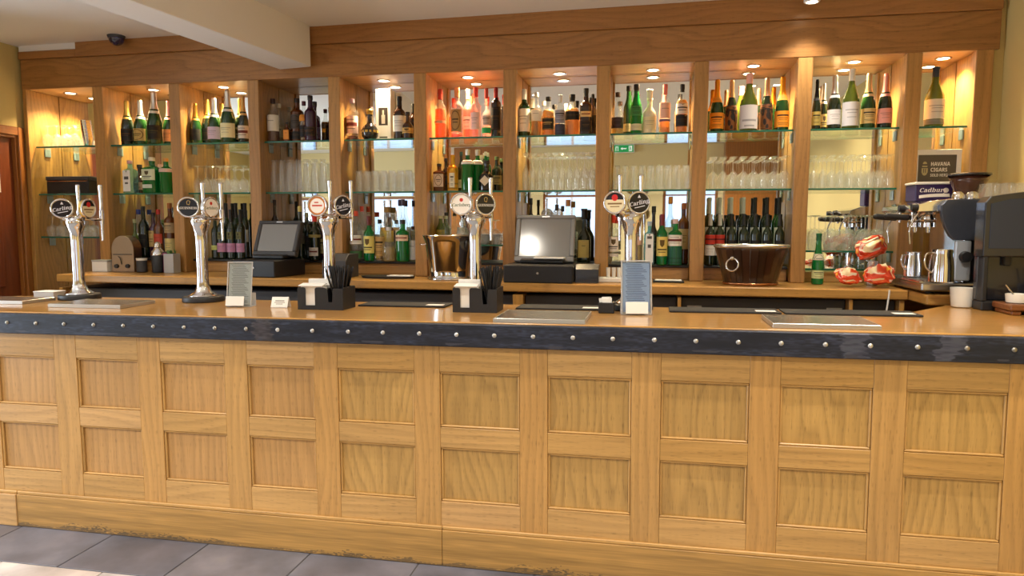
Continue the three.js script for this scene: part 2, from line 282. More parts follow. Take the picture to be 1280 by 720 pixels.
function board(x0, x1, y0, y1, z0, z1) { const g = span(x0, x1, y0, y1, z0, z1, 0.002); const p = g.attributes.position, u = g.attributes.uv; for (let i = 0; i < p.count; i++) u.setXY(i, p.getX(i) / 2.3, Math.min(0.985, Math.max(0.012, p.getY(i) / (y1 - y0)))); return g; }
for (const [a, b, m] of [[CL, -2.262, M.skirtPale], [-2.26, -0.002, scuffMat], [0, XR - 0.002, scuffMat]]) {
  const s = part(counter, 'skirting', m === scuffMat ? board(a, b, 0.001, 0.166, 0.0006, 0.0155) : span(a, b, 0.001, 0.166, 0.0006, 0.02, 0.002), m);
  part(s, 'skirting_cap', span(a, b, 0.1665, 0.183, 0.0006, 0.011, 0.004), M.bead);
}
// bar top with its riveted iron band
const TOP = 1.105;
{
  const t = thing('bar_worktop', 'polished oak bar top with a riveted black iron band', 'bar top');
  const pts = [[CL, -0.004], [XR - 0.003, -0.004], [XR - 0.003, -1.04], [2.40, -1.04], [2.36, -0.98], [2.13, -0.70], [CL, -0.70]];
  const g = extrude(pts.map(([x, z]) => [x, -z]), 0.036, 0.004); g.rotateX(-Math.PI / 2).translate(0, TOP - 0.04, 0);
  const uv = g.attributes.uv, p = g.attributes.position; for (let i = 0; i < p.count; i++) uv.setXY(i, p.getX(i), p.getZ(i) + p.getY(i));
  part(t, 'worktop', g, M.top);
  const bt = dataTex(1024, 64, (u, v) => {
    const x = CL + u * (XR - CL); let k = 0.42 + 0.5 * noise(u * 300, v * 24, 300, 24, 1) * noise(u * 40, v * 6, 40, 6, 2);
    let c = [k * 0.97, k, k * 1.12]; const e = 0.02 * (noise(u * 120, v * 12, 120, 12, 3) - 0.5) * 2;
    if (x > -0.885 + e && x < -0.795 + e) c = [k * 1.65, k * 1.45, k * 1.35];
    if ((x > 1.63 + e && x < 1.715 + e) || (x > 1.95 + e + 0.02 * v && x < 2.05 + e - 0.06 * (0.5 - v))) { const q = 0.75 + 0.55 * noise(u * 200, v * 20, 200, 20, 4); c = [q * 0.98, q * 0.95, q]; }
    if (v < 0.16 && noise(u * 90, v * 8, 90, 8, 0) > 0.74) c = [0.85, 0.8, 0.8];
    return c;
  });
  const bg = span(CL, XR - 0.003, 0.999, 1.0995, 0.001, 0.030, 0.004), bu = bg.attributes.uv, bp = bg.attributes.position;
  for (let i = 0; i < bp.count; i++) bu.setXY(i, (bp.getX(i) - CL) / (XR - CL), (bp.getY(i) - 0.999) / 0.1005);
  const band = part(t, 'iron_band', bg, std(lin(0.066, 0.074, 0.102), 0.5, 0.2, { map: bt, bumpMap: NOISE, bumpScale: 0.0004 }), 'black iron band with worn patches');
  const SX = [-2.228, -2.06, -1.898, -1.731, -1.567, -1.404, -1.241, -1.08, -0.92, -0.762, -0.591, -0.419, -0.255, -0.087, 0.081, 0.248, 0.416, 0.584, 0.749, 0.917, 1.081, 1.245, 1.407, 1.57, 1.732, 1.898, 2.068, 2.226, 2.395, 2.56, 2.73, -2.395, -2.56, -2.73];
  const sg = new THREE.SphereGeometry(0.0098, 12, 6, 0, Math.PI * 2, 0, Math.PI / 2).rotateX(Math.PI / 2).scale(1, 1, 0.65);
  const sm = [M.steelDull, std(lin(0.36, 0.33, 0.28), 0.35, 0.9), std(lin(0.75, 0.72, 0.68), 0.3, 0.9)];
  SX.forEach((x, i) => part(band, 'stud', sg, sm[x > -0.8 && x < 2.0 ? (i % 5 === 4 ? 2 : 0) : 1]).position.set(x, 1.0535, 0.030));
}

// ---------------------------------------------------------------- back bar: posts, cornice, mirrors
const POSTL = [-3.237, -2.591, -1.957, -1.337, -0.711, -0.09, 0.527, 1.137, 1.749, 2.356], PW = 0.088, ZP = -1.70, ZM = -2.0;
const POST = POSTL.map((x) => [x, x + PW]); POST.push([2.728, 2.821]);
const BAY = []; { let l = -3.82; for (const [a, b] of POST) { BAY.push([l, a]); l = b; } }
const S1 = 2.127, S2 = 1.762, LEDGE = 1.268, BCT = 1.172, SOF = 2.552;
{
  const bb = thing('back_bar', 'tall oak back bar with posts, deep cornice and mirror backs', 'back bar');
  POST.forEach(([a, b], i) => {
    const y0 = i === 0 || i === 10 ? 1.175 : BCT + 0.001;
    const p = part(bb, 'post', span(a, b, y0, SOF - 0.0005, ZP - 0.06, ZP, 0.004, 'y'), M.post[(i * 2 + 1) % 3]);
    part(p, 'divider', span(a + 0.012, b - 0.012, y0, SOF - 0.0005, ZM + 0.001, ZP - 0.061, 0.002, 'y'), M.sidePanel);
  });
  part(bb, 'side_panel', span(XL + 0.003, -3.822, 0.001, SOF - 0.0005, ZM, ZP, 0.003, 'y'), M.sidePanel);
  BAY.forEach(([a, b], i) => part(bb, 'mirror', span(a + (i ? -0.011 : 0.001), b + 0.011, i === 0 ? 0.5 : LEDGE - 0.02, SOF - 0.001, ZM - 0.006, ZM - 0.0003, 0.001), M.mirror, 'mirror back panel'));
  part(bb, 'back_board', span(XL + 0.003, 2.82, 0.9, 2.88, ZM - 0.03, ZM - 0.0065, 0.001), M.sidePanel);
  part(bb, 'soffit', span(XL + 0.003, 2.84, SOF, SOF + 0.02, ZM - 0.006, ZP - 0.022, 0.001), M.soffit);
  part(bb, 'fascia', span(XL + 0.003, 2.847, SOF - 0.002, 2.7715, ZP - 0.021, ZP + 0.003, 0.003), M.corniceLow);
  part(bb, 'cornice_board', span(-3.348, 2.847, 2.772, 2.915, ZP - 0.021, ZP + 0.022, 0.004), M.cornice);
  part(bb, 'cornice_board', span(XL + 0.003, -3.349, 2.772, 2.828, ZP - 0.021, ZP + 0.022, 0.004), M.cornice);
  part(bb, 'cornice_filler', span(XL + 0.003, -3.350, 2.829, 2.905, ZP - 0.021, ZP + 0.010, 0.002), M.ceiling, 'white painted filler');
  BAY.forEach(([a, b], i) => {
    if (i === 0) return;
    part(bb, 'upstand', span(a, b, BCT + 0.001, (i < 9 ? LEDGE - 0.0165 : 1.240), ZM + 0.001, ZM + 0.19, 0.002), M.soffit);
    if (i < 9) part(bb, 'ledge', span(a, b, LEDGE - 0.016, LEDGE, ZM + 0.001, ZM + 0.215, 0.003), M.black, 'black bottle ledge');
  });
  lean(bb);
}
// glass shelves with a clear block under each end
const shelfNames = ['by the side panel over the stemmed glasses', 'under the four champagne bottles', 'under the six champagne bottles', 'under the dark liqueur bottles', 'under the white whisky carton', 'under the orange and pink bottles', 'under the whisky bottles', 'under the green and cream bottles', 'under the orange label champagne', 'under the pink foil champagne', 'under the lone white wine bottle'];
BAY.forEach(([a, b], i) => {
  const list = [[S1, 'top glass shelf ' + shelfNames[i]]];
  list.push([S2, 'middle glass shelf, one below the shelf ' + shelfNames[i]]);
  if (i === 0) list.push([1.43, 'lowest glass shelf by the side panel']);
  if (i === 5) list.push([1.395, 'low glass shelf behind the silver ice bucket']);
  if (i === 9) { list.push([1.375, 'low glass shelf under the balloon glasses']); list.push([1.262, 'lowest glass shelf behind the green beer bottle']); }
  for (const [y, l] of list) {
    const t = thing('glass_shelf', l, 'shelf');
    part(t, 'pane', span(a + 0.014 - (i ? 0.024 : 0.012), b - 0.014 + 0.024, y - 0.0115, y, ZM + 0.004, ZP - 0.0645, 0.0006), M.shelf);
    part(t, 'front_edge', span(a + 0.002, b - 0.002, y - 0.0118, y + 0.0003, ZP - 0.064, ZP - 0.058, 0.001), M.shelfEdge, 'green polished front edge');
    for (const x of [a + (i ? -0.006 : 0.006), b + 0.006]) part(t, 'bracket', box(0.011, 0.062, 0.055, x, y - 0.043, -1.86, 0.003), M.bracket);
    lean(t);
  }
});
// recessed lamps in the soffit
const LX = [-3.60, -2.859, -2.265, null, -1.0, -0.379, 0.261, 0.883, 1.514, 2.114, 2.62];
const bayText = ['over the upturned glasses by the side panel', 'over the four champagne bottles', 'over the tall white foil champagne', '', 'over the white whisky carton', 'over the orange spirit bottles', 'over the whisky bottles', 'over the green gin bottles', 'over the orange label champagne', 'over the pink foil champagne', 'over the lone white wine bottle'];
function downlight(x, y, z, label, cat, power, color, angle, group, tilt = false) {
  const t = thing('downlight', label, cat, [x, y, z], 0, group);
  part(t, 'rim', lathe([[0.034, -0.0005], [0.047, -0.0005], [0.048, -0.004], [0.045, -0.006], [0.035, -0.005], [0.034, -0.0005]], 24), M.chrome);
  part(t, 'lens', cyl(0.0335, 0.0335, 0.003, 0, -0.0045, 0, 24), M.lamp);
  if (tilt) lean(t);
  const l = new THREE.SpotLight(color, power, 0, angle, 0.6); l.position.copy(t.position).add(V3(0, -0.012, 0)); l.target.position.copy(t.position).add(V3(0, -2, 0));
  l.castShadow = true; l.shadow.radius = 1.2; scene.add(l, l.target);
}
LX.forEach((x, i) => { if (x !== null) downlight(x, SOF, -1.885, 'small round lamp in the oak soffit ' + bayText[i], 'downlight', SOFFIT, WARM, 1.15, undefined, true); });
{ // surface spotlight close to the cornice
  const p = onZ(1015, 3, -1.53), t = thing('ceiling_spotlight', 'white surface spotlight on the ceiling in front of the oak cornice', 'spotlight', [p.x, CEIL, -1.53]), d = CEIL - p.y;
  part(t, 'body', lathe([[0, -0.0005], [0.045, -0.0005], [0.045, -d + 0.006], [0.041, -d], [0.034, -d], [0.034, -d + 0.006], [0, -d + 0.006]], 28), M.white); part(t, 'lens', cyl(0.033, 0.033, 0.003, 0, -d + 0.0025, 0, 20), M.lamp);
  const l = new THREE.SpotLight(SOFTW, 3.2, 0, 0.85, 0.7); l.position.set(p.x, p.y - 0.008, -1.53); l.target.position.set(p.x, 0, -1.53); l.castShadow = true; l.shadow.radius = 1.2; scene.add(l, l.target);
}
for (const [x, l] of [[-2.45, 'ceiling downlight over the bar by the first beer taps'], [-0.30, 'ceiling downlight mirrored in the large till screen'], [1.87, 'ceiling downlight in front of the bar near the coffee machine'], [2.1, 'ceiling downlight in front of the bar nearest the mustard wall']]) downlight(x, CEIL, 0.45, l, 'downlight', DOWN, SOFTW, 1.36);
for (const z of [2.1, 3.9]) for (const x of [-4.4, -2.3, -0.15, 1.9]) downlight(x, CEIL, z, z < 3 ? 'added ceiling downlight in the room behind, nearer the bar' : 'added ceiling downlight in the room behind, nearer the windows', 'downlight', ROOM, SOFTW, 1.25, z < 3 ? 'added room downlights nearer the bar' : 'added room downlights nearer the windows');  // regular grid of added lamps, there to brighten the counter front

// ---------------------------------------------------------------- bottles and glasses on the back bar
const PROF = {
  champagne: [[0.0, 0.3], [0.004, 0.86], [0.018, 0.99], [0.05, 1], [0.40, 1], [0.47, 0.95], [0.55, 0.80], [0.63, 0.60], [0.70, 0.44], [0.78, 0.355], [0.93, 0.335], [0.94, 0.36], [0.965, 0.36], [0.97, 0.31], [1.0, 0.30]],
  burgundy: [[0.0, 0.3], [0.004, 0.88], [0.016, 0.99], [0.04, 1], [0.46, 1], [0.53, 0.93], [0.60, 0.76], [0.68, 0.54], [0.75, 0.40], [0.82, 0.345], [0.96, 0.33], [0.965, 0.36], [1.0, 0.36]],
  bordeaux: [[0.0, 0.3], [0.004, 0.9], [0.014, 0.99], [0.03, 1], [0.60, 1], [0.645, 0.95], [0.685, 0.78], [0.72, 0.52], [0.75, 0.41], [0.95, 0.365], [0.955, 0.40], [1.0, 0.40]],
  spirit: [[0.0, 0.3], [0.004, 0.9], [0.016, 0.99], [0.035, 1], [0.58, 1], [0.63, 0.96], [0.67, 0.80], [0.71, 0.52], [0.75, 0.40], [0.90, 0.36], [0.905, 0.40], [1.0, 0.40]],
  shoulder: [[0.0, 0.3], [0.004, 0.92], [0.014, 0.99], [0.03, 1], [0.66, 1], [0.70, 0.95], [0.735, 0.70], [0.76, 0.42], [0.80, 0.36], [0.90, 0.35], [0.905, 0.38], [1.0, 0.38]],
  tall: [[0.0, 0.3], [0.004, 0.88], [0.02, 0.98], [0.5, 1], [0.58, 0.92], [0.68, 0.62], [0.76, 0.46], [0.90, 0.40], [0.905, 0.46], [1.0, 0.46]],
  squat: [[0.0, 0.3], [0.004, 0.9], [0.02, 0.99], [0.04, 1], [0.42, 1], [0.50, 0.93], [0.58, 0.66], [0.64, 0.40], [0.70, 0.33], [0.86, 0.32], [0.865, 0.38], [1.0, 0.38]],
  globe: [[0.0, 0.3], [0.004, 0.55], [0.04, 0.72], [0.12, 0.9], [0.24, 1], [0.36, 0.97], [0.46, 0.80], [0.54, 0.52], [0.60, 0.34], [0.70, 0.28], [0.84, 0.27], [0.845, 0.36], [1.0, 0.34]],
  beer: [[0.0, 0.3], [0.004, 0.86], [0.02, 0.98], [0.40, 1], [0.50, 0.88], [0.62, 0.62], [0.75, 0.46], [0.95, 0.40], [0.955, 0.46], [1.0, 0.46]],
};
function rAt(p, y) { for (let i = 1; i < p.length; i++) if (y <= p[i][0]) { const [a, ra] = p[i - 1], [b, rb] = p[i]; return ra + (rb - ra) * (y - a) / (b - a + 1e-9); } return p[p.length - 1][1]; }
const SEG = 20;
// surface of revolution, squared off where sq > 2; rows = [y, radius] in metres; arc = part of the turn, centred on the front
function loft(rows, sq = 2, flat = 1, rBody = 1, arc = 1, cap = true) {
  const P = [], U = [], I = [], n = arc < 1 ? 12 : SEG;
  rows.forEach(([y, r], j) => {
    const e = 2 + (sq - 2) * Math.min(1, Math.max(0, (r / rBody - 0.55) / 0.4)), fl = 1 + (flat - 1) * Math.min(1, Math.max(0, (r / rBody - 0.4) / 0.5));
    for (let i = 0; i <= n; i++) {
      const a = Math.PI / 2 + (i / n - 0.5) * 2 * Math.PI * -arc, c = Math.cos(a), s = Math.sin(a);
      const k = Math.pow(Math.pow(Math.abs(c), e) + Math.pow(Math.abs(s), e), -1 / e);
      P.push(r * k * c, y, r * k * s * fl); U.push(i / n, j / (rows.length - 1));
    }
  });
  for (let j = 0; j < rows.length - 1; j++) for (let i = 0; i < n; i++) { const a = j * (n + 1) + i, b = a + 1, c = a + n + 1, d = c + 1; I.push(a, b, c, b, d, c); }
  if (cap) { const k = P.length / 3, l = (rows.length - 1) * (n + 1); P.push(0, rows[rows.length - 1][0], 0); U.push(0.5, 1); for (let i = 0; i < n; i++) I.push(l + i, l + i + 1, k); }
  const g = new THREE.BufferGeometry(); g.setAttribute('position', new THREE.Float32BufferAttribute(P, 3)); g.setAttribute('uv', new THREE.Float32BufferAttribute(U, 2)); g.setIndex(I); g.computeVertexNormals(); return g;
}
const PRINT = {                                                          // flat print on the labels, dark marks on white
  lines: canvasTex(96, 96, (g) => { g.fillStyle = '#fff'; g.fillRect(0, 0, 96, 96); g.fillStyle = '#444'; g.fillRect(20, 22, 56, 9); g.fillStyle = '#888'; g.fillRect(26, 40, 44, 4); g.fillRect(30, 50, 36, 3); g.fillRect(24, 70, 48, 3); g.fillRect(28, 78, 40, 3); }),
  crest: canvasTex(96, 96, (g) => { g.fillStyle = '#fff'; g.fillRect(0, 0, 96, 96); g.fillStyle = '#6a5a3a'; g.beginPath(); g.moveTo(34, 16); g.lineTo(62, 16); g.lineTo(60, 40); g.lineTo(48, 52); g.lineTo(36, 40); g.fill(); g.fillStyle = '#555'; g.fillRect(18, 60, 60, 7); g.fillRect(26, 74, 44, 4); }),
  band: canvasTex(96, 96, (g) => { g.fillStyle = '#fff'; g.fillRect(0, 0, 96, 96); g.fillStyle = '#7a2f2a'; g.fillRect(8, 36, 80, 20); g.fillStyle = '#777'; g.fillRect(20, 68, 56, 4); g.fillRect(26, 18, 44, 4); }),
  plain: canvasTex(96, 96, (g) => { g.fillStyle = '#fff'; g.fillRect(0, 0, 96, 96); g.fillStyle = '#bbb'; g.fillRect(22, 30, 52, 4); g.fillRect(30, 42, 36, 3); g.fillRect(30, 60, 36, 3); }),
  dark: canvasTex(96, 96, (g) => { g.fillStyle = '#2c2620'; g.fillRect(0, 0, 96, 96); g.fillStyle = '#c8a860'; g.fillRect(16, 34, 64, 8); g.fillRect(26, 50, 44, 4); g.strokeStyle = '#c8a860'; g.lineWidth = 3; g.strokeRect(6, 6, 84, 84); }),
  oval: canvasTex(96, 96, (g) => { g.fillStyle = '#fff'; g.fillRect(0, 0, 96, 96); g.strokeStyle = '#8a7040'; g.lineWidth = 4; g.beginPath(); g.ellipse(48, 48, 34, 40, 0, 0, 7); g.stroke(); g.fillStyle = '#666'; g.fillRect(24, 40, 48, 6); g.fillRect(30, 54, 36, 4); }),
  leopard: canvasTex(128, 128, (g) => { g.fillStyle = '#b98a45'; g.fillRect(0, 0, 128, 128); g.fillStyle = '#2a1c12'; for (let i = 0; i < 90; i++) { g.beginPath(); g.ellipse(R(0, 128), R(0, 128), R(3, 9), R(2, 6), R(0, 3), 0, 7); g.fill(); } }),
};
const mats = new Map();
function mat(key, make) { if (!mats.has(key)) mats.set(key, make()); return mats.get(key); }
const labelMat = (c, print) => mat('L' + c + print, () => std(c, 0.62, 0, { map: PRINT[print] }));
const plainMat = (c, rough = 0.4, metal = 0) => mat('P' + c + rough + metal, () => std(c, rough, metal));
const GLASS = {                                                          // [colour, transmission]
  dark: [lin(0.012, 0.022, 0.010), 0.12], green: [lin(0.020, 0.085, 0.018), 0.35], olive: [lin(0.20, 0.26, 0.035), 0.55], emerald: [lin(0.008, 0.34, 0.075), 0.62], clear: [lin(0.93, 0.95, 0.94), 0.96],
  amber: [lin(0.16, 0.045, 0.010), 0.3], brown: [lin(0.030, 0.012, 0.008), 0.12], blue: [lin(0.50, 0.80, 0.86), 0.85], pink: [lin(0.95, 0.74, 0.68), 0.88], frost: [lin(0.82, 0.76, 0.62), 0.25], black: [lin(0.010, 0.009, 0.010), 0.0], purple: [lin(0.045, 0.010, 0.045), 0.15],
};
const glassMat = (k) => mat('G' + k, () => phy({ color: GLASS[k][0], roughness: 0.06, transmission: GLASS[k][1], thickness: 0, ior: 1.5, clearcoat: k === 'clear' ? 0 : 0.6, clearcoatRoughness: 0.04 }));
const LIQ = { whisky: lin(0.78, 0.46, 0.12), orange: lin(0.92, 0.36, 0.08), rose: lin(0.93, 0.48, 0.38), cognac: lin(0.40, 0.12, 0.03), violet: lin(0.16, 0.02, 0.10), red: lin(0.35, 0.02, 0.02), straw: lin(0.85, 0.66, 0.28) };
const liqMat = (k) => mat('Q' + k, () => phy({ color: LIQ[k], roughness: 0.12, transmission: 0.75, thickness: 0 }));
// o: shape, glass, cap (colour), capFrom, foil, labels [[y0, y1, arc, colour, print, name?]], liquid [kind, level], sq, flat, metalCap
function bottle(pos, h, r, o, label, group, name = 'bottle') {
  const t = thing(name, label, 'bottle', pos, R(-0.12, 0.12), group), p = PROF[o.shape], sq = o.sq || 2, flat = o.flat || 1;
  const rows = p.map(([y, q]) => [y * h, q * r]);
  const body = part(t, 'body', loft(rows, sq, flat, r), glassMat(o.glass));
  if (o.liquid) { const [k, lv] = o.liquid, lr = p.filter(([y]) => y < lv).map(([y, q]) => [Math.max(y * h, 0.004), q * r * 0.93]); lr.push([lv * h, rAt(p, lv) * r * 0.93]); part(body, 'liquid', loft(lr, sq, flat, r), liqMat(o.liquid[0])); }
  const cf = o.capFrom ?? 0.9, cm = plainMat(o.cap ?? 0x1a1512, o.metalCap ? 0.28 : 0.4, o.metalCap ? 0.85 : 0), rim = [];
  for (const y of [cf, ...p.map((q) => q[0]).filter((y) => y > cf && y < 1), 1]) rim.push([y * h, rAt(p, y) * r + 0.0012]);
  rim.push([h + 0.001, rAt(p, 1) * r * 0.9]);
  if (o.stopper) { rim.push([h + 0.002, rAt(p, 1) * r * 1.25], [h + 0.016, rAt(p, 1) * r * 1.25]); }
  part(t, o.foil ? 'foil' : 'cap', loft(rim), cm);
  for (const [y0, y1, arc, c, print, nm] of o.labels || []) {
    const ys = [y0, ...p.map((q) => q[0]).filter((y) => y > y0 + 0.004 && y < y1 - 0.004), y1];
    part(t, nm || 'label', loft(ys.map((y) => [y * h, rAt(p, y) * r + 0.0012]), sq, flat, r + 0.0012, arc, false), labelMat(c, print));
  }
  return t;
}
function inBay(x, r) { let best = BAY[0]; for (const q of BAY) if (x > q[0] - 0.05) best = q; return Math.min(Math.max(x, best[0] - (best === BAY[0] ? 0 : 0.01) + r), best[1] + 0.01 - r); }
const placed = [];
// place by pixel: u = axis, vt = top, w = body width in pixels, standing on shelf height y at depth z
function put(u, vt, w, y, z, o, label, group, name) {
  const a = bZ(u - w / 2, 200, z), b = bZ(u + w / 2, 200, z), q = bZ(u, vt, z);
  const r = (b.x - a.x) / 2, x = inBay((a.x + b.x) / 2, r + 0.002);
  for (let k = 0; k < 6; k++) for (const c of placed) {                   // step back behind a neighbour rather than into it
    if (Math.abs(c[1] - y) > 0.05) continue;
    const need = (r + c[3]) * 1.03 + 0.002, dx = x - c[0], dz = z - c[2];
    if (dx * dx + dz * dz < need * need) { const m = Math.sqrt(Math.max(0, need * need - dx * dx)); const back = c[2] - m, front = c[2] + m; z = back > ZM + r + 0.004 && (dz <= 0 || front > -1.745 - r) ? back : Math.min(front, -1.747 - r); }
  }
  placed.push([x, y, z, r]);
  const t = bottle([x, y + 0.0005, z], q.y - y, r, o, label, group, name);
  return lean(t);
}
const champ = (foil, lab, print = 'lines', glass = 'green', o = {}) => ({ shape: 'champagne', glass, cap: foil, capFrom: 0.66, foil: true, metalCap: true, labels: [[0.09, 0.36, 0.46, lab, print], [0.58, 0.63, 0.9, foil, 'plain', 'neck_label']], ...o });
const GOLDF = 0xe2b85c, SILV = 0xe8e2d6, WHITEF = 0xf4efe6, PINKF = 0xf0a8a0, ORF = 0xf0a030;
const zF = -1.83, zR = -1.92;
// bay of four champagnes
put(159, 126, 13, S1, zF, champ(GOLDF, 0x6b4a34, 'dark', 'dark'), 'champagne bottle with gold foil and brown label beside the pale foil one', undefined, 'champagne_bottle');
put(175.5, 125.5, 14, S1, zF, champ(SILV, 0xc9a85e, 'oval'), 'champagne bottle with pale foil and round gold label', undefined, 'champagne_bottle');
put(193, 114, 15.5, S1, zF, champ(WHITEF, 0x4f5a3a, 'dark'), 'tallest of four champagne bottles, white foil and olive label', undefined, 'champagne_bottle');
put(205.5, 125, 13, S1, -1.86, champ(PINKF, 0xe0a268, 'plain'), 'champagne bottle with pink foil and apricot label beside the post', undefined, 'champagne_bottle');
// bay of six champagnes
put(236, 130, 12, S1, zF, champ(0xc8963e, 0x2e3a1e, 'dark'), 'slim champagne bottle with dull gold neck', undefined, 'champagne_bottle');
put(251, 122, 14, S1, zF, champ(GOLDF, 0x5a3c28, 'dark', 'dark'), 'champagne bottle with gold foil and dark brown label beside the lilac label one', undefined, 'champagne_bottle');
put(267.5, 123, 14.5, S1, zF, champ(WHITEF, 0xd9c2d6, 'plain'), 'champagne bottle with white foil and lilac label', undefined, 'champagne_bottle');
put(284.5, 112, 16.5, S1, -1.81, champ(WHITEF, 0xf0e8b8, 'plain'), 'tall champagne bottle with white foil and large cream label', undefined, 'champagne_bottle');
put(296, 122, 13, S1, -1.86, champ(GOLDF, 0xb8a06a, 'crest', 'dark'), 'champagne bottle with yellow gold foil behind the tall cream label one', undefined, 'champagne_bottle');
put(303.5, 120, 12, S1, zF, champ(0xd8b06a, 0xd8cfc0, 'band', 'dark'), 'champagne bottle with red and gold neck beside the post', undefined, 'champagne_bottle');
// liqueurs
put(336, 124, 13.5, S1, zF, { shape: 'spirit', glass: 'clear', cap: 0x3a1a12, liquid: ['cognac', 0.25], labels: [[0.25, 0.62, 0.5, 0xe8e4dc, 'plain']] }, 'clear bottle with white label and a little brown liqueur');
put(348, 130, 10, S1, zR, { shape: 'tall', glass: 'clear', cap: 0xcfc8b8, labels: [[0.15, 0.42, 0.5, 0xb8a888, 'lines']] }, 'slim clear bottle with tan label among the liqueurs');
put(357.5, 153, 7, S1, zF, { shape: 'spirit', glass: 'amber', cap: 0x1a1412, sq: 6, labels: [[0.12, 0.6, 0.25, 0xe8963c, 'plain']] }, 'small square bottle with orange label among the liqueurs');
put(367, 122, 15, S1, zF, { shape: 'shoulder', glass: 'amber', cap: 0x20140f, liquid: ['cognac', 0.7], labels: [[0.30, 0.62, 0.4, 0x4a3c30, 'oval'], [0.06, 0.24, 0.45, 0x5a5450, 'dark']] }, 'dark red whisky bottle with round cream emblem');
put(379, 127, 10.5, S1, zF, { shape: 'spirit', glass: 'clear', cap: 0x5a2030, liquid: ['whisky', 0.66], labels: [[0.5, 0.66, 0.6, 0xe8942c, 'plain', 'neck_label'], [0.1, 0.4, 0.45, 0x6a4a34, 'dark']] }, 'amber bottle with purple cap and orange collar');
put(389, 126, 12.5, S1, zF, { shape: 'squat', glass: 'purple', cap: 0x2a1c1c, labels: [[0.08, 0.36, 0.4, 0x6a5a88, 'crest']] }, 'violet liqueur bottle with bluish label');
put(397.5, 124, 13.5, S1, zR, { shape: 'spirit', glass: 'purple', cap: 0x221a1a, liquid: ['violet', 0.7], labels: [[0.1, 0.3, 0.4, 0x8a6a50, 'dark']] }, 'plum coloured liqueur bottle beside the post');
// white carton bay
put(438.5, 124, 13.5, S1, zF, { shape: 'shoulder', glass: 'clear', cap: 0xd8b0c0, labels: [[0.16, 0.58, 0.5, 0xecc8bc, 'band']], liquid: ['cognac', 0.1] }, 'clear bottle with pink cap and pale pink label');
put(460.5, 140, 20, S1, zF, { shape: 'globe', glass: 'black', cap: 0xcfa850, metalCap: true, stopper: true, labels: [[0.26, 0.34, 0.98, 0xd8b04a, 'plain', 'gold_band']] }, 'round black decanter bottle with gold band and stopper');
put(497.5, 121, 14.5, S1, -1.85, { shape: 'spirit', glass: 'brown', cap: 0x14100e, capFrom: 0.78, labels: [[0.18, 0.55, 0.5, 0xefece4, 'plain']] }, 'dark bottle with black cap and white label beside the carton');
put(509, 141, 13, S1, zF, { shape: 'squat', glass: 'brown', cap: 0x1a1410, labels: [[0.2, 0.4, 0.5, 0xc8a860, 'crest']], liquid: ['red', 0.3] }, 'squat brown bottle with gold label beside the post');
{ // white presentation carton with a picture of a bottle
  const a = bZ(468, 113, -1.935), b = bZ(487.5, 171, -1.935), tx = canvasTex(96, 256, (g) => { g.fillStyle = '#fdfcf8'; g.fillRect(0, 0, 96, 256); g.fillStyle = '#3a322c'; g.fillRect(18, 92, 60, 88); g.fillStyle = '#d8d2c4'; g.fillRect(42, 104, 12, 26); g.fillRect(36, 128, 24, 44); g.fillStyle = '#555'; g.fillRect(22, 236, 52, 8); });
  const t = thing('bottle_carton', 'tall white whisky carton with a dark picture of a bottle', 'carton', [(a.x + b.x) / 2 + 0.006, S1 + 0.0005, -1.94], 0.05), w = b.x - a.x, h = a.y - S1;
  part(t, 'box', box(w, h, w * 0.9, 0, h / 2, 0, 0.002), M.white); part(t, 'print', new THREE.PlaneGeometry(w * 0.96, h * 0.98).translate(0, h / 2, w * 0.45 + 0.0008), std(0xffffff, 0.5, 0, { map: tx })); lean(t);
}
// orange and pink bottles
put(548.5, 112, 13.5, S1, zF, { shape: 'spirit', glass: 'clear', cap: 0xc83a22, capFrom: 0.8, liquid: ['orange', 0.6], labels: [[0.3, 0.36, 0.4, 0xf0b890, 'plain']] }, 'clear bottle of bright orange spirit with red cap');
put(569, 110, 15, S1, zF, { shape: 'spirit', glass: 'pink', cap: 0xf0a060, capFrom: 0.82, liquid: ['rose', 0.1], labels: [[0.12, 0.56, 0.34, 0xb08a50, 'oval']] }, 'pale pink bottle with orange cap and oval window label');
put(582.5, 112, 11.5, S1, zR, { shape: 'spirit', glass: 'pink', cap: 0xf0a880, capFrom: 0.8, liquid: ['rose', 0.62], labels: [[0.2, 0.45, 0.4, 0xf0b0a8, 'lines']] }, 'rose pink bottle with peach cap');
put(592.5, 110, 12.5, S1, zF, { shape: 'spirit', glass: 'pink', cap: 0xd03a2c, capFrom: 0.82, labels: [[0.16, 0.5, 0.4, 0xf0c8c0, 'plain']] }, 'pale pink bottle with red cap beside the peach capped one');
put(605.5, 111, 10.5, S1, zF, { shape: 'spirit', glass: 'clear', cap: 0xc8452f, capFrom: 0.8, labels: [[0.08, 0.2, 0.5, 0x1fae5a, 'plain'], [0.24, 0.44, 0.5, 0xd8c0b0, 'lines']] }, 'clear bottle with red cap and green foot label');
put(616, 108.5, 12.5, S1, zF, { shape: 'shoulder', glass: 'black', cap: 0xa82a28, capFrom: 0.8, labels: [[0.15, 0.6, 0.45, 0x5a4a4a, 'dark']] }, 'black spirit bottle with red cap beside the post');
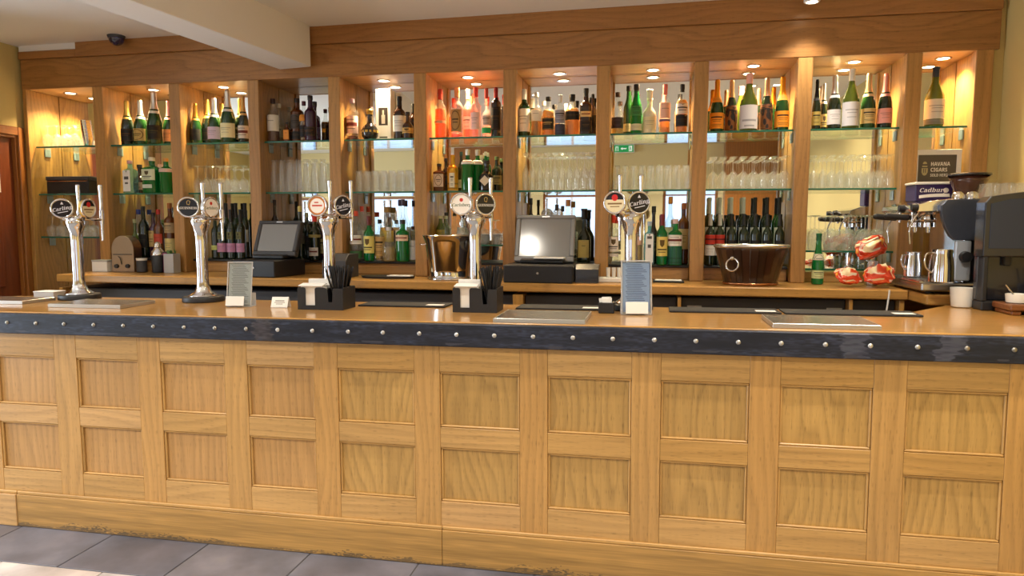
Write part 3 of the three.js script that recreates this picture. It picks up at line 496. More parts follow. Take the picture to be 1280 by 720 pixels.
// whiskies
put(650.5, 112, 14, S1, zF, { shape: 'spirit', glass: 'green', cap: 0xf2efe8, capFrom: 0.78, labels: [[0.1, 0.58, 0.5, 0xf0ede6, 'plain']] }, 'green whisky bottle with white cap and tall white label');
put(667.5, 116, 13, S1, zF, { shape: 'spirit', glass: 'clear', cap: 0xe8e0d0, liquid: ['whisky', 0.62], labels: [[0.34, 0.6, 0.5, 0xf2efe6, 'plain']] }, 'amber whisky bottle with pale cap and white label');
put(682, 121, 15, S1, zF, { shape: 'spirit', glass: 'clear', cap: 0x1c1612, liquid: ['whisky', 0.66], labels: [[0.16, 0.46, 0.42, 0xffffff, 'dark']] }, 'amber whisky bottle with low dark label and black cap');
put(697, 119, 12.5, S1, zF, { shape: 'shoulder', glass: 'clear', cap: 0xe6e2dc, capFrom: 0.82, labels: [[0.30, 0.62, 0.6, 0x9a96a0, 'lines'], [0.02, 0.28, 0.98, 0x3a3a4e, 'plain', 'wrap_label']] }, 'silver and slate blue wrapped whisky bottle');
put(711, 117, 18, S1, zF, { shape: 'spirit', glass: 'clear', cap: 0x191512, capFrom: 0.84, liquid: ['whisky', 0.66], labels: [[0.38, 0.58, 0.46, 0x6a5a4a, 'dark']] }, 'broad amber whisky bottle with high grey label');
put(729, 111, 15, S1, zF, { shape: 'spirit', glass: 'brown', cap: 0x16120f, capFrom: 0.82, sq: 5, labels: [[0.38, 0.5, 0.24, 0xd8b878, 'band'], [0.08, 0.3, 0.24, 0x6a5a48, 'dark']] }, 'square dark whisky bottle with slanting gold label');
put(737.5, 118, 9.5, S1, zR, { shape: 'spirit', glass: 'brown', cap: 0x14110f, labels: [[0.2, 0.5, 0.4, 0x3a2c20, 'dark']] }, 'dark bottle half hidden behind the square whisky bottle');
// green and cream bottles
put(768.5, 116, 15, S1, zF, { shape: 'squat', glass: 'clear', cap: 0x4a2c1a, labels: [[0.14, 0.4, 0.42, 0x4a3a44, 'oval']], liquid: ['straw', 0.16] }, 'clear squat bottle with dark oval label and cork');
put(782, 108, 13, S1, zR, { shape: 'tall', glass: 'green', cap: 0x241a14, labels: [[0.08, 0.24, 0.42, 0xc8b888, 'plain']] }, 'dark green bottle behind the bright green one');
put(791.5, 106, 14.5, S1, zF, { shape: 'tall', glass: 'emerald', cap: 0x12100f, capFrom: 0.86, labels: [[0.07, 0.2, 0.44, 0xe8e2c8, 'plain'], [0.36, 0.56, 0.4, 0x3a8a4a, 'lines']] }, 'bright green bottle with black cap and cream foot label');
put(808, 115, 17, S1, zF, { shape: 'squat', glass: 'frost', cap: 0xefe6cf, capFrom: 0.82, stopper: true, labels: [[0.1, 0.4, 0.45, 0xe6d8ae, 'plain']] }, 'cream ceramic looking bottle with round pale stopper');
put(827, 106, 13.5, S1, zF, { shape: 'spirit', glass: 'clear', cap: 0xe07a70, capFrom: 0.8, liquid: ['whisky', 0.26], labels: [[0.30, 0.62, 0.6, 0xf0b8a0, 'plain'], [0.24, 0.29, 0.6, 0x7a5a78, 'plain', 'lower_label']] }, 'bottle with coral cap, pink label and amber foot');
put(848, 106, 14.5, S1, zF, { shape: 'spirit', glass: 'clear', cap: 0x1c1410, capFrom: 0.85, liquid: ['whisky', 0.68], labels: [[0.38, 0.6, 0.5, 0xd8ccc0, 'crest'], [0.13, 0.37, 0.5, 0x5a4636, 'dark', 'lower_label']] }, 'amber bottle with black cap, pale and dark labels');
// orange label champagne bay
const orl = champ(ORF, 0xf09a1c, 'lines', 'green', { labels: [[0.06, 0.36, 0.5, 0xf0951a, 'lines'], [0.56, 0.66, 0.95, ORF, 'plain', 'neck_label']] });
put(891.5, 100, 17, S1, zF, orl, 'champagne bottle with bright orange label', 'orange label champagnes');
put(909.5, 100.5, 15, S1, zF, champ(0xd8a878, 0x6a4a30, 'leopard', 'dark', { labels: [[0.02, 0.5, 0.98, 0xb8905a, 'leopard', 'patterned_wrap']] }), 'champagne bottle in mottled gold wrap beside the magnum', 'mottled champagnes', 'champagne_bottle');
put(931, 92.5, 22, S1, -1.80, { shape: 'burgundy', glass: 'olive', cap: 0xf0b8b0, capFrom: 0.82, foil: true, labels: [[0.03, 0.44, 0.5, 0xdcd6d4, 'plain']] }, 'green wine magnum with pink neck foil and white label', undefined, 'wine_magnum');
put(953, 98, 16, S1, zF, champ(0xe0b090, 0x5a3c26, 'leopard', 'dark', { labels: [[0.02, 0.5, 0.98, 0xa07a4a, 'leopard', 'patterned_wrap']] }), 'champagne bottle in mottled gold wrap beside the magnum', 'mottled champagnes', 'champagne_bottle');
put(972.5, 96.5, 17.5, S1, zF, orl, 'champagne bottle with bright orange label', 'orange label champagnes');
// pink foil champagne bay
put(1015, 100, 11, S1, zF, champ(0x2a2a2e, 0xb8a050, 'lines', 'dark'), 'dark champagne bottle with black foil and dull gold label', undefined, 'champagne_bottle');
put(1024, 105, 10, S1, zR, champ(SILV, 0xb09858, 'crest', 'dark'), 'small champagne bottle with silver foil behind the dark one', undefined, 'champagne_bottle');
put(1037, 94.5, 17, S1, zF, champ(0xf0f0f4, 0xece8e8, 'plain', 'dark'), 'dark champagne bottle with bright silver foil and white label', undefined, 'champagne_bottle');
put(1057.5, 87, 20.5, S1, -1.80, { shape: 'burgundy', glass: 'olive', cap: 0xf6f2ea, capFrom: 0.80, foil: true, labels: [[0.04, 0.44, 0.5, 0xdedada, 'plain']] }, 'green wine magnum with white neck foil and large white label', undefined, 'wine_magnum');
put(1079, 92.5, 18.5, S1, zF, champ(0xe6c89a, 0xd8b878, 'lines', 'green'), 'champagne bottle with champagne gold foil and tan label', undefined, 'champagne_bottle');
put(1100, 92.5, 18, S1, zF, champ(PINKF, 0xf0a090, 'plain', 'dark'), 'dark champagne bottle with pink foil and pink label', undefined, 'champagne_bottle');
put(1161, 84.5, 24, S1, -1.80, { shape: 'burgundy', glass: 'olive', cap: 0x1c2c40, capFrom: 0.83, foil: true, labels: [[0.12, 0.45, 0.55, 0xe0dcd4, 'plain'], [0.03, 0.11, 0.6, 0x8a8880, 'plain', 'lower_label']] }, 'lone green white wine bottle with navy cap above the cigar sign', undefined, 'wine_magnum');

// middle shelf: gins and green bottles
put(160, 201, 14, S2, zF, { shape: 'shoulder', glass: 'blue', cap: 0xe0a8a8, sq: 5, flat: 0.8, labels: [[0.06, 0.7, 0.2, 0xeeeae6, 'crest']] }, 'pale blue gin bottle with tall white label on the middle shelf');
put(170.5, 206, 13.5, S2, zR, { shape: 'squat', glass: 'brown', cap: 0x1c1412, labels: [[0.14, 0.4, 0.4, 0x8a6a5a, 'crest']] }, 'dark round bottle behind the pale blue gin bottle');
put(187.5, 197, 17.5, S2, zF, { shape: 'shoulder', glass: 'emerald', cap: 0xe6e0c8, sq: 4, labels: [[0.36, 0.66, 0.3, 0xd8e0c0, 'crest'], [0.14, 0.24, 0.2, 0xd0dcd0, 'plain', 'lower_label']] }, 'square green gin bottle with pale label on the middle shelf');
put(205, 198, 14.5, S2, zF, { shape: 'shoulder', glass: 'emerald', cap: 0xd8a050, labels: [[0.6, 0.7, 0.6, 0xe8c8c0, 'plain', 'neck_label']] }, 'round green gin bottle with ochre cap and pink collar');
put(546.5, 205, 13.5, S2, zF, { shape: 'shoulder', glass: 'amber', cap: 0x241418, sq: 6, labels: [[0.16, 0.62, 0.24, 0xd8c0a8, 'oval']] }, 'brown square bottle with beige label beside the gold bottle');
put(555, 198, 9, S2, zR, { shape: 'spirit', glass: 'brown', cap: 0x2a1a1c, labels: [[0.2, 0.5, 0.4, 0x5a3a38, 'dark']] }, 'thin dark bottle behind the brown square one');
put(563.5, 194, 13, S2, zF, { shape: 'spirit', glass: 'frost', cap: 0xe0a83a, metalCap: true, capFrom: 0.55, labels: [[0.02, 0.55, 0.99, 0xe0a020, 'plain', 'gold_sleeve'], [0.1, 0.5, 0.16, 0xf0e8d0, 'lines']] }, 'shining gold bottle beside the tall green gin bottles');
put(574, 190, 9, S2, zR, { shape: 'spirit', glass: 'dark', cap: 0x3a5a5a, labels: [[0.1, 0.3, 0.4, 0xd0c8b0, 'plain']] }, 'small dark bottle with teal cap beside the gold bottle');
put(582, 187, 15, S2, -1.80, { shape: 'shoulder', glass: 'emerald', cap: 0xd8d8d0, metalCap: true, capFrom: 0.86, labels: [[0.64, 0.74, 0.4, 0xf0e8e0, 'band', 'seal']] }, 'tall green gin bottle with silver cap and white seal', 'green gin pair');
put(594.5, 187.5, 15, S2, -1.885, { shape: 'shoulder', glass: 'emerald', cap: 0xd8d8d0, metalCap: true, capFrom: 0.86, labels: [[0.64, 0.74, 0.4, 0xf0e8e0, 'band', 'seal']] }, 'tall green gin bottle with silver cap and white seal', 'green gin pair');
put(604.5, 190, 8, S2, -1.965, { shape: 'spirit', glass: 'emerald', cap: 0xd8e0d8, metalCap: true }, 'narrow green bottle behind the gin pair');
{
  const t = put(606, 201, 19, S2, zF, { shape: 'squat', glass: 'black', cap: 0x1a1212 }, 'squat black bottle with a tilted square cream label');
  part(t, 'label', box(0.052, 0.052, 0.0012, 0, 0, 0, 0.0003).rotateZ(Math.PI / 4).translate(0, 0.068, 0.0535), labelMat(0xe0cfae, 'plain'));
}
put(618.5, 196, 12, S2, zR, { shape: 'spirit', glass: 'dark', cap: 0x6a7a4a, labels: [[0.2, 0.46, 0.5, 0xa89860, 'lines']] }, 'dark green bottle with olive label beside the squat black bottle');

// lower row on the black ledge
const zl = -1.84, zl2 = -1.94;
put(168, 262, 11, LEDGE, zl2, { shape: 'spirit', glass: 'clear', cap: 0x2a3a8a, labels: [[0.2, 0.5, 0.4, 0xe0e0d8, 'band']] }, 'clear bottle with blue cap behind the arched steel box');
put(174, 258, 11, LEDGE, zl, { shape: 'bordeaux', glass: 'dark', cap: 0x1a1a1e, labels: [[0.2, 0.46, 0.4, 0x3a4a58, 'dark']] }, 'tall near black bottle beside the arched steel box');
put(185, 266, 10, LEDGE, zl, { shape: 'spirit', glass: 'purple', cap: 0x2a1a1c, labels: [[0.25, 0.6, 0.35, 0xc8a868, 'lines']] }, 'plum bottle with straw label over the cocktail shaker');
put(195, 262, 10.5, LEDGE, zl, { shape: 'spirit', glass: 'amber', cap: 0xb02a1c, liquid: ['red', 0.6], labels: [[0.3, 0.5, 0.4, 0xc84a34, 'plain']] }, 'red liqueur bottle over the cocktail shaker');
put(207.5, 254, 12.5, LEDGE, zl, { shape: 'shoulder', glass: 'amber', cap: 0xa8642a, labels: [[0.46, 0.64, 0.4, 0xb8a078, 'lines'], [0.1, 0.36, 0.45, 0xd8c480, 'plain']] }, 'brown bottle with cream foot label beside the post');
put(162.5, 274, 9, LEDGE, zl, { shape: 'squat', glass: 'olive', cap: 0xa0a070, labels: [[0.2, 0.5, 0.4, 0xc8c080, 'plain']] }, 'small olive bottle behind the arched steel box');
// purple label wines
for (const u of [272, 284, 296]) put(u, 262, 10.5, LEDGE, zl, { shape: 'bordeaux', glass: 'dark', cap: 0x14120f, capFrom: 0.74, foil: true, labels: [[0.14, 0.32, 0.44, 0xc08aae, 'plain'], [0.4, 0.55, 0.2, 0x6a6a40, 'crest', 'upper_label']] }, 'dark wine bottle with mauve label behind the second beer tap', 'mauve label wines', 'wine_bottle');
put(262, 268, 9, LEDGE, zl, { shape: 'bordeaux', glass: 'dark', cap: 0x1a2a14, capFrom: 0.74, foil: true, labels: [[0.2, 0.3, 0.4, 0xc8d078, 'plain']] }, 'wine bottle with lime green label behind the second beer tap', undefined, 'wine_bottle');
for (const u of [278, 290.5, 302]) put(u, 254, 9.5, LEDGE, -1.955, { shape: 'bordeaux', glass: 'dark', cap: 0x181418, capFrom: 0.74, foil: true, labels: [[0.3, 0.52, 0.4, 0xd8d8cc, 'plain']] }, 'wine bottle with pale label in the row behind the mauve labels', 'pale label wines', 'wine_bottle');
// behind the small till
put(335, 250, 9, LEDGE, zl, { shape: 'bordeaux', glass: 'brown', cap: 0x2a120e }, 'brown bottle behind the small till beside the post');
put(371, 258, 11, LEDGE, zl, { shape: 'spirit', glass: 'dark', cap: 0xd8c060, labels: [[0.3, 0.5, 0.4, 0x5a5a50, 'lines']] }, 'dark bottle with yellow cap behind the small till');
put(380, 266, 9, LEDGE, zl2, { shape: 'spirit', glass: 'dark', cap: 0xb0a878, labels: [[0.2, 0.5, 0.4, 0x2a2a2a, 'dark']] }, 'dark bottle with sand coloured cap behind the small till');
put(389, 268, 13.5, LEDGE, -1.80, { shape: 'spirit', glass: 'dark', cap: 0xd8301c, capFrom: 0.84, labels: [[0.5, 0.56, 0.6, 0xa89858, 'plain', 'neck_label'], [0.1, 0.28, 0.3, 0xd8d0c8, 'band']] }, 'near black bottle with bright red cap over the receipt printer');
put(400, 272, 11, LEDGE, zl, { shape: 'spirit', glass: 'purple', cap: 0x6a2a2a, labels: [[0.16, 0.5, 0.4, 0xb8a878, 'lines']] }, 'wine red bottle with straw label over the receipt printer');
// under the tumblers
put(441, 264, 14, LEDGE, -1.80, { shape: 'shoulder', glass: 'clear', cap: 0xe05030, labels: [[0.34, 0.52, 0.5, 0xeae6e0, 'band'], [0.06, 0.2, 0.5, 0x3a6a3a, 'plain', 'lower_label']] }, 'clear spirit bottle with orange red cap on the black ledge under the tumblers');
put(449, 258, 11, LEDGE, zl2, { shape: 'spirit', glass: 'clear', cap: 0xd84a30, labels: [[0.3, 0.55, 0.5, 0xe6e2da, 'plain']] }, 'clear bottle with red cap in the back row');
put(457.5, 270.5, 12.5, LEDGE, -1.80, { shape: 'spirit', glass: 'emerald', cap: 0x6a1a16, capFrom: 0.80, labels: [[0.18, 0.56, 0.5, 0xe8d878, 'crest']] }, 'green whiskey bottle with red neck and yellow label under the tumblers');
put(469, 274.5, 11.5, LEDGE, -1.80, { shape: 'spirit', glass: 'clear', cap: 0x16110e, liquid: ['whisky', 0.6], labels: [[0.12, 0.58, 0.5, 0xc8a060, 'lines']] }, 'small amber bottle with black cap beside the yellow label whiskey');
put(480.5, 259, 17, LEDGE, zl2, { shape: 'spirit', glass: 'clear', cap: 0xb0884a, liquid: ['whisky', 0.62], labels: [[0.35, 0.56, 0.45, 0xe8c860, 'plain']] }, 'amber bottle with yellow label in the back row');
put(482.5, 284, 15.5, LEDGE, -1.79, { shape: 'squat', glass: 'clear', cap: 0xd8d8d8, liquid: ['straw', 0.42] }, 'squat clear bottle half full of straw coloured liqueur');
put(500, 275, 16.5, LEDGE, -1.79, { shape: 'shoulder', glass: 'emerald', cap: 0x14110f, labels: [[0.5, 0.64, 0.4, 0xf0d0b0, 'band']] }, 'emerald gin bottle with pink label under the tumblers');
put(497, 250, 11, LEDGE, zl2, { shape: 'spirit', glass: 'clear', cap: 0x4a3a52, labels: [[0.2, 0.5, 0.5, 0xeeeae6, 'plain']] }, 'clear bottle with grey violet cap behind the emerald gin', 'grey capped pair');
put(505, 250, 11, LEDGE, -1.955, { shape: 'spirit', glass: 'clear', cap: 0x4a3a52, labels: [[0.2, 0.5, 0.5, 0xe8c890, 'plain']] }, 'clear bottle with tan label behind the emerald gin');
put(512.5, 283, 9, LEDGE, zl, { shape: 'spirit', glass: 'clear', cap: 0x3a1a14, labels: [[0.05, 0.6, 0.5, 0xe8e8ea, 'plain']] }, 'white label bottle beside the post and the emerald gin');
// behind the ice bucket
put(543, 270, 11, 1.395, zl2, { shape: 'tall', glass: 'olive', cap: 0xd8d0a0, labels: [[0.2, 0.5, 0.4, 0xa89030, 'plain']] }, 'olive oil coloured bottle behind the silver ice bucket');
put(557.5, 266, 12, 1.395, zl2, { shape: 'squat', glass: 'clear', cap: 0x2a2420, labels: [[0.05, 0.25, 0.9, 0x3a1c28, 'plain']] }, 'clear bottle with dark foot behind the silver ice bucket');
put(574, 264, 10, 1.395, zl2, { shape: 'spirit', glass: 'clear', cap: 0x1a1a1e, labels: [[0.3, 0.5, 0.4, 0xd0d0c8, 'plain']] }, 'clear bottle with black cap behind the silver ice bucket');
// behind the large till
put(661.5, 248, 9.5, LEDGE, zl, { shape: 'shoulder', glass: 'black', cap: 0x101012, sq: 4 }, 'square black bottle behind the large till');
put(694, 256, 11, LEDGE, zl, { shape: 'squat', glass: 'clear', cap: 0x3a2a20, liquid: ['whisky', 0.5] }, 'amber squat bottle behind the large till');
put(708, 250, 12, LEDGE, zl, { shape: 'tall', glass: 'clear', cap: 0xb8783a, labels: [[0.2, 0.5, 0.4, 0xe0e0e0, 'plain']] }, 'clear bottle with copper cap behind the large till');
put(728.5, 264, 17, 1.275, zl, { shape: 'squat', glass: 'dark', cap: 0x101010, capFrom: 0.84, stopper: true, sq: 5, labels: [[0.1, 0.44, 0.22, 0xd8c070, 'plain']] }, 'dark square bottle with yellow label beside the large till');
// under the tall tumblers
put(765.5, 269, 13, LEDGE, -1.80, { shape: 'shoulder', glass: 'clear', cap: 0xd83a28, capFrom: 0.84, labels: [[0.26, 0.56, 0.5, 0xece4dc, 'crest'], [0.16, 0.22, 0.5, 0xe8e0d8, 'plain', 'lower_label']] }, 'clear spirit bottle with red cap and white label beside the fifth beer tap');
put(796, 272, 12, LEDGE, -1.80, { shape: 'spirit', glass: 'clear', cap: 0x8a4a3a, liquid: ['straw', 0.4], labels: [[0.42, 0.6, 0.5, 0xd8b098, 'plain']] }, 'clear bottle with brown cap and pinkish label behind the fifth beer tap');
put(811, 277, 13.5, LEDGE, -1.79, { shape: 'shoulder', glass: 'blue', cap: 0xb8c8d8, sq: 5, flat: 0.8, labels: [[0.06, 0.72, 0.2, 0xf0eeea, 'crest']] }, 'pale blue gin bottle with tall white label on the black ledge');
put(827, 268, 13.5, LEDGE, -1.79, { shape: 'spirit', glass: 'emerald', cap: 0x7a1c20, capFrom: 0.78, labels: [[0.18, 0.56, 0.5, 0xead070, 'crest']] }, 'green whiskey bottle with yellow label beside the blue gin bottle');
put(843.5, 274, 18, LEDGE, -1.79, { shape: 'shoulder', glass: 'emerald', cap: 0xe8c8c8, labels: [[0.42, 0.66, 0.46, 0xeee8e0, 'band'], [0.02, 0.4, 0.98, 0x1a5a4a, 'plain', 'wrap_label']] }, 'broad green gin bottle with white label and pink cap');
put(837, 246, 12, LEDGE, zl2, { shape: 'spirit', glass: 'clear', cap: 0xd8903a, labels: [[0.3, 0.55, 0.45, 0xe8e0b8, 'plain']] }, 'clear bottle with orange cap in the row behind the gins');
put(854, 254, 13, LEDGE, zl2, { shape: 'shoulder', glass: 'amber', cap: 0xb86a3a, labels: [[0.25, 0.58, 0.4, 0xd8c090, 'plain']] }, 'brown bottle with cream label behind the broad green gin');
put(816, 258, 13, LEDGE, zl2, { shape: 'squat', glass: 'black', cap: 0x1a1a20, labels: [[0.25, 0.42, 0.5, 0xb0b0b0, 'dark']] }, 'black bottle behind the blue gin bottle');
// two rows of red wine
const wineCap = [0xb8b4a8, 0xb8b4a8, 0xb0aca0, 0x14120f, 0x14120f, 0x14120f, 0x14120f];
[886.5, 899, 913.5, 929, 943.5, 958.5, 974].forEach((u, i) => {
  put(u - 0.5, 247, 11.5, LEDGE, -1.945, { shape: 'bordeaux', glass: i === 6 ? 'green' : 'dark', cap: i < 4 ? 0xb4b0a6 : 0x131110, capFrom: 0.76, foil: true, labels: [[0.3, 0.56, 0.4, 0xd4d2ce, 'plain']] }, i < 4 ? 'wine bottle with grey neck foil in the back row over the wooden tub' : 'wine bottle with black neck foil in the back row over the wooden tub', i < 4 ? 'grey foil wines' : 'black foil wines', 'wine_bottle');
  put(u + 1, 268, 12.5, LEDGE, -1.81, { shape: 'bordeaux', glass: 'dark', cap: i < 2 ? 0xb4b0a6 : 0x141210, capFrom: 0.78, foil: true, labels: i < 2 ? [[0.42, 0.60, 0.5, 0xc0301c, 'band'], [0.2, 0.4, 0.5, 0xe0dcd4, 'plain', 'lower_label']] : [[0.2, 0.5, 0.42, 0x3a3226, 'dark']] }, i < 2 ? 'wine bottle with red and white label in the front row' : 'dark wine bottle with dark label in the front row over the wooden tub', i < 2 ? 'red label wines' : 'dark label wines', 'wine_bottle');
});

// ---------------------------------------------------------------- drinking glasses, upturned on their rims
const bothSides = (p) => lathe(p, 20);
const GL = {   // [profile from the rim (on the shelf) upwards], height 1 x radius 1
  wine: [[0.80, 0], [0.90, 0.10], [1.0, 0.26], [0.98, 0.36], [0.80, 0.46], [0.42, 0.53], [0.14, 0.565], [0.095, 0.60], [0.085, 0.75], [0.10, 0.92], [0.25, 0.965], [0.85, 0.988], [0.86, 1.0], [0, 1.0]],
  balloon: [[0.72, 0], [0.86, 0.10], [1.0, 0.28], [1.0, 0.38], [0.85, 0.50], [0.45, 0.585], [0.12, 0.62], [0.075, 0.68], [0.07, 0.82], [0.09, 0.94], [0.30, 0.975], [0.72, 0.99], [0.73, 1.0], [0, 1.0]],
  flute: [[0.78, 0], [0.90, 0.12], [1.0, 0.32], [0.9, 0.48], [0.55, 0.60], [0.20, 0.66], [0.13, 0.70], [0.12, 0.86], [0.2, 0.94], [0.9, 0.985], [1.0, 0.99], [1.0, 1.0], [0, 1.0]],
  pilsner: [[1.0, 0], [0.92, 0.2], [0.80, 0.45], [0.66, 0.7], [0.55, 0.86], [0.46, 0.91], [0.48, 0.94], [0.70, 0.975], [0.70, 1.0], [0, 1.0]],
  tumbler: [[1.0, 0], [0.98, 0.2], [0.93, 0.6], [0.88, 0.92], [0.85, 0.985], [0.80, 1.0], [0.4, 0.965], [0, 0.96]],
};
const glassProto = {};
function glassAt(kind, x, y, z, h, r, label, group, name) {
  const key = kind + h.toFixed(3) + r.toFixed(3);
  if (!glassProto[key]) glassProto[key] = bothSides(GL[kind].map(([q, t]) => [q * r, t * h]));
  const m = solo(name, glassProto[key], M.glass, label, 'glass', [inBay(x, r + 0.002), y + 0.0006, z], R(0, 6), group);
  return lean(m);
}
function rowOf(kind, u0, u1, n, y, zs, h, r, label, group, name) {
  zs.forEach((z, k) => {
    let a = bZ(u0, 230, z).x, b = bZ(u1, 230, z).x; const mid = (a + b) / 2, bay = BAY.find((q) => mid > q[0] - 0.05 && mid < q[1] + 0.05);
    a = Math.max(a, bay[0] + 0.004); b = Math.min(b, bay[1] - 0.002);
    const st = (b - a) / n, rr = Math.min(r, st * 0.47), tag = zs.length > 1 ? [', front row', ', second row', ', rear row'][k] : '';
    for (let i = 0; i < n; i++) glassAt(kind, a + st * (i + 0.5) + R(-0.0006, 0.0006), y, z + R(-0.001, 0.001), h, rr, label + tag, group + tag, name);
  });
}
rowOf('balloon', 44, 101, 4, S1, [-1.83, -1.93], 0.165, 0.047, 'upturned balloon glass on the top shelf beside the oak side panel', 'balloon glasses by the side panel', 'balloon_glass');
rowOf('wine', 52, 118, 5, 1.43, [-1.82, -1.91], 0.165, 0.042, 'upturned stemmed glass under the black box', 'glasses under the black box', 'wine_glass');
rowOf('wine', 234, 308, 6, S2, [-1.82, -1.91], 0.20, 0.042, 'upturned wine glass over the mauve label wines', 'glasses over the mauve label wines', 'wine_glass');
rowOf('pilsner', 330, 407, 7, S2, [-1.82, -1.91], 0.235, 0.037, 'upturned tall pilsner glass over the small till', 'pilsner glasses', 'pilsner_glass');
rowOf('tumbler', 442, 514, 7, S2, [-1.81, -1.89, -1.96], 0.148, 0.036, 'upturned tumbler under the shelf with the white carton', 'tumblers under the white carton', 'tumbler');
rowOf('flute', 650, 742, 10, S2, [-1.80, -1.86, -1.92], 0.25, 0.030, 'upturned champagne flute over the large till', 'flutes over the large till', 'champagne_flute');
rowOf('tumbler', 763, 862, 9, S2, [-1.80, -1.87, -1.94], 0.158, 0.036, 'upturned tumbler over the fifth beer tap and gin bottles', 'tumblers over the gin bottles', 'tumbler');
rowOf('wine', 882, 988, 8, S2, [-1.80, -1.875, -1.95], 0.205, 0.0365, 'upturned wine glass over the two rows of red wine', 'glasses over the red wine', 'wine_glass');
rowOf('wine', 1008, 1122, 9, S2, [-1.80, -1.875, -1.95], 0.205, 0.0365, 'upturned wine glass over the balloon glasses', 'glasses over the balloon glasses', 'wine_glass');
rowOf('balloon', 1008, 1122, 5, 1.375, [-1.83, -1.94], 0.22, 0.052, 'upturned gin balloon glass behind the crisp packets', 'gin balloon glasses', 'balloon_glass');
rowOf('wine', 1016, 1106, 3, 1.262, [-1.86], 0.095, 0.03, 'short stemmed glass on the lowest glass shelf behind the beer bottle', 'short stemmed glasses', 'stemmed_glass');
rowOf('balloon', 566, 624, 4, 1.395, [-1.80], 0.17, 0.045, 'upturned balloon glass behind the fourth beer tap', 'balloon glasses by the fourth tap', 'balloon_glass');
{ // leaning stack of chrome shaker cups
  const t = thing('shaker_cup_stack', 'leaning stack of chrome cocktail cups beside the balloon glasses', 'cup stack', [bZ(107, 160, -1.86).x, S1 + 0.001, -1.86]);
  for (let i = 0; i < 7; i++) part(t, 'cup', lathe([[0.026, 0], [0.028, 0.002], [0.042, 0.075], [0.044, 0.078], [0.041, 0.076], [0.027, 0.006], [0, 0.005]], 20), M.chrome).position.set(-0.003 * i, i * 0.021, 0);
  lean(t);
}
{ // black box on the middle shelf by the side panel
  const a = bZ(57, 243, -1.80), b = bZ(108, 218, -1.80), w = b.x - a.x;
  const t = thing('storage_box', 'long black box with a pale stripe above the stemmed glasses', 'box', [(a.x + b.x) / 2, S2 + 0.001, -1.865]);
  part(t, 'body', box(w, 0.105, 0.13, 0, 0.0525, 0, 0.004), M.black); part(t, 'lid', box(w + 0.008, 0.03, 0.138, 0, 0.1205, 0, 0.004), M.charcoal); part(t, 'stripe', box(w - 0.02, 0.005, 0.002, 0, 0.098, 0.0662, 0.0005), M.copper, 'pale brown stripe');
  lean(t);
}

// ---------------------------------------------------------------- back counter and what stands on it
const ZFC = -1.30, BL = -3.25;
{
  const t = thing('back_counter_top', 'oak worktop of the back counter under the bottles', 'worktop');
  part(t, 'slab', span(BL, 2.30, BCT - 0.055, BCT, ZM + 0.001, ZFC, 0.006), M.backTop);
  part(t, 'return_slab', span(2.301, 2.880, BCT - 0.055, BCT, ZM + 0.001, -1.045, 0.006, 'z'), M.backTop);
  lean(t);
}
const dividers = [[BL + 0.002, BL + 0.03], [bZ(641, 372, -1.33).x, bZ(654, 372, -1.33).x], [bZ(847, 372, -1.33).x, bZ(851.5, 372, -1.33).x], [bZ(1061, 380, -1.33).x, bZ(1066, 380, -1.33).x], [2.27, 2.298]];
dividers.forEach(([a, b], i) => solo('fridge_divider', span(a, b, 0, 1.098, -1.98, -1.325, 0.003, 'y'), M.backTop, ['oak end panel of the back counter beside the first beer tap', 'wide oak divider under the large till', 'thin oak divider behind the blue menu stand', 'thin oak divider under the crisp packets', 'oak end panel under the coffee machine'][i], 'panel'));
for (let i = 0; i < 4; i++) {
  const a = dividers[i][1] + 0.004, b = dividers[i + 1][0] - 0.004, n = i === 0 ? 4 : 2;
  const t = thing('bottle_fridge', ['long black bottle fridge between the first tap and the large till', 'black bottle fridge under the large till', 'black bottle fridge with a pale plate near the wooden tub', 'narrow black bottle fridge under the crisp packets'][i], 'fridge');
  part(t, 'cabinet', span(a, b, 0.0, 1.095, -1.97, -1.42, 0.004), M.black);
  for (let k = 0; k < n; k++) {
    const x0 = a + (b - a) * k / n + 0.004, x1 = a + (b - a) * (k + 1) / n - 0.004;
    const d = part(t, 'door', span(x0, x1, 0.12, 0.985, -1.418, -1.38, 0.004), M.blackGloss);
    part(d, 'handle', span(x0 + 0.03, x1 - 0.03, 0.935, 0.965, -1.379, -1.36, 0.006), M.charcoal);
  }
  part(t, 'control_strip', span(a, b, 0.99, 1.09, -1.418, -1.385, 0.004), M.charcoal);
  const plates = { 2: [[868, 378], [1043, 381]] }[i] || [];
  for (const [u, v] of plates) { const p = onZ(u, v, -1.384); part(t, 'badge', box(0.085, 0.022, 0.003, p.x, 1.03, -1.3832, 0.001), M.paleGrey, 'pale grey badge'); }
}
const onBC = (u, v) => bY(u, v, BCT);
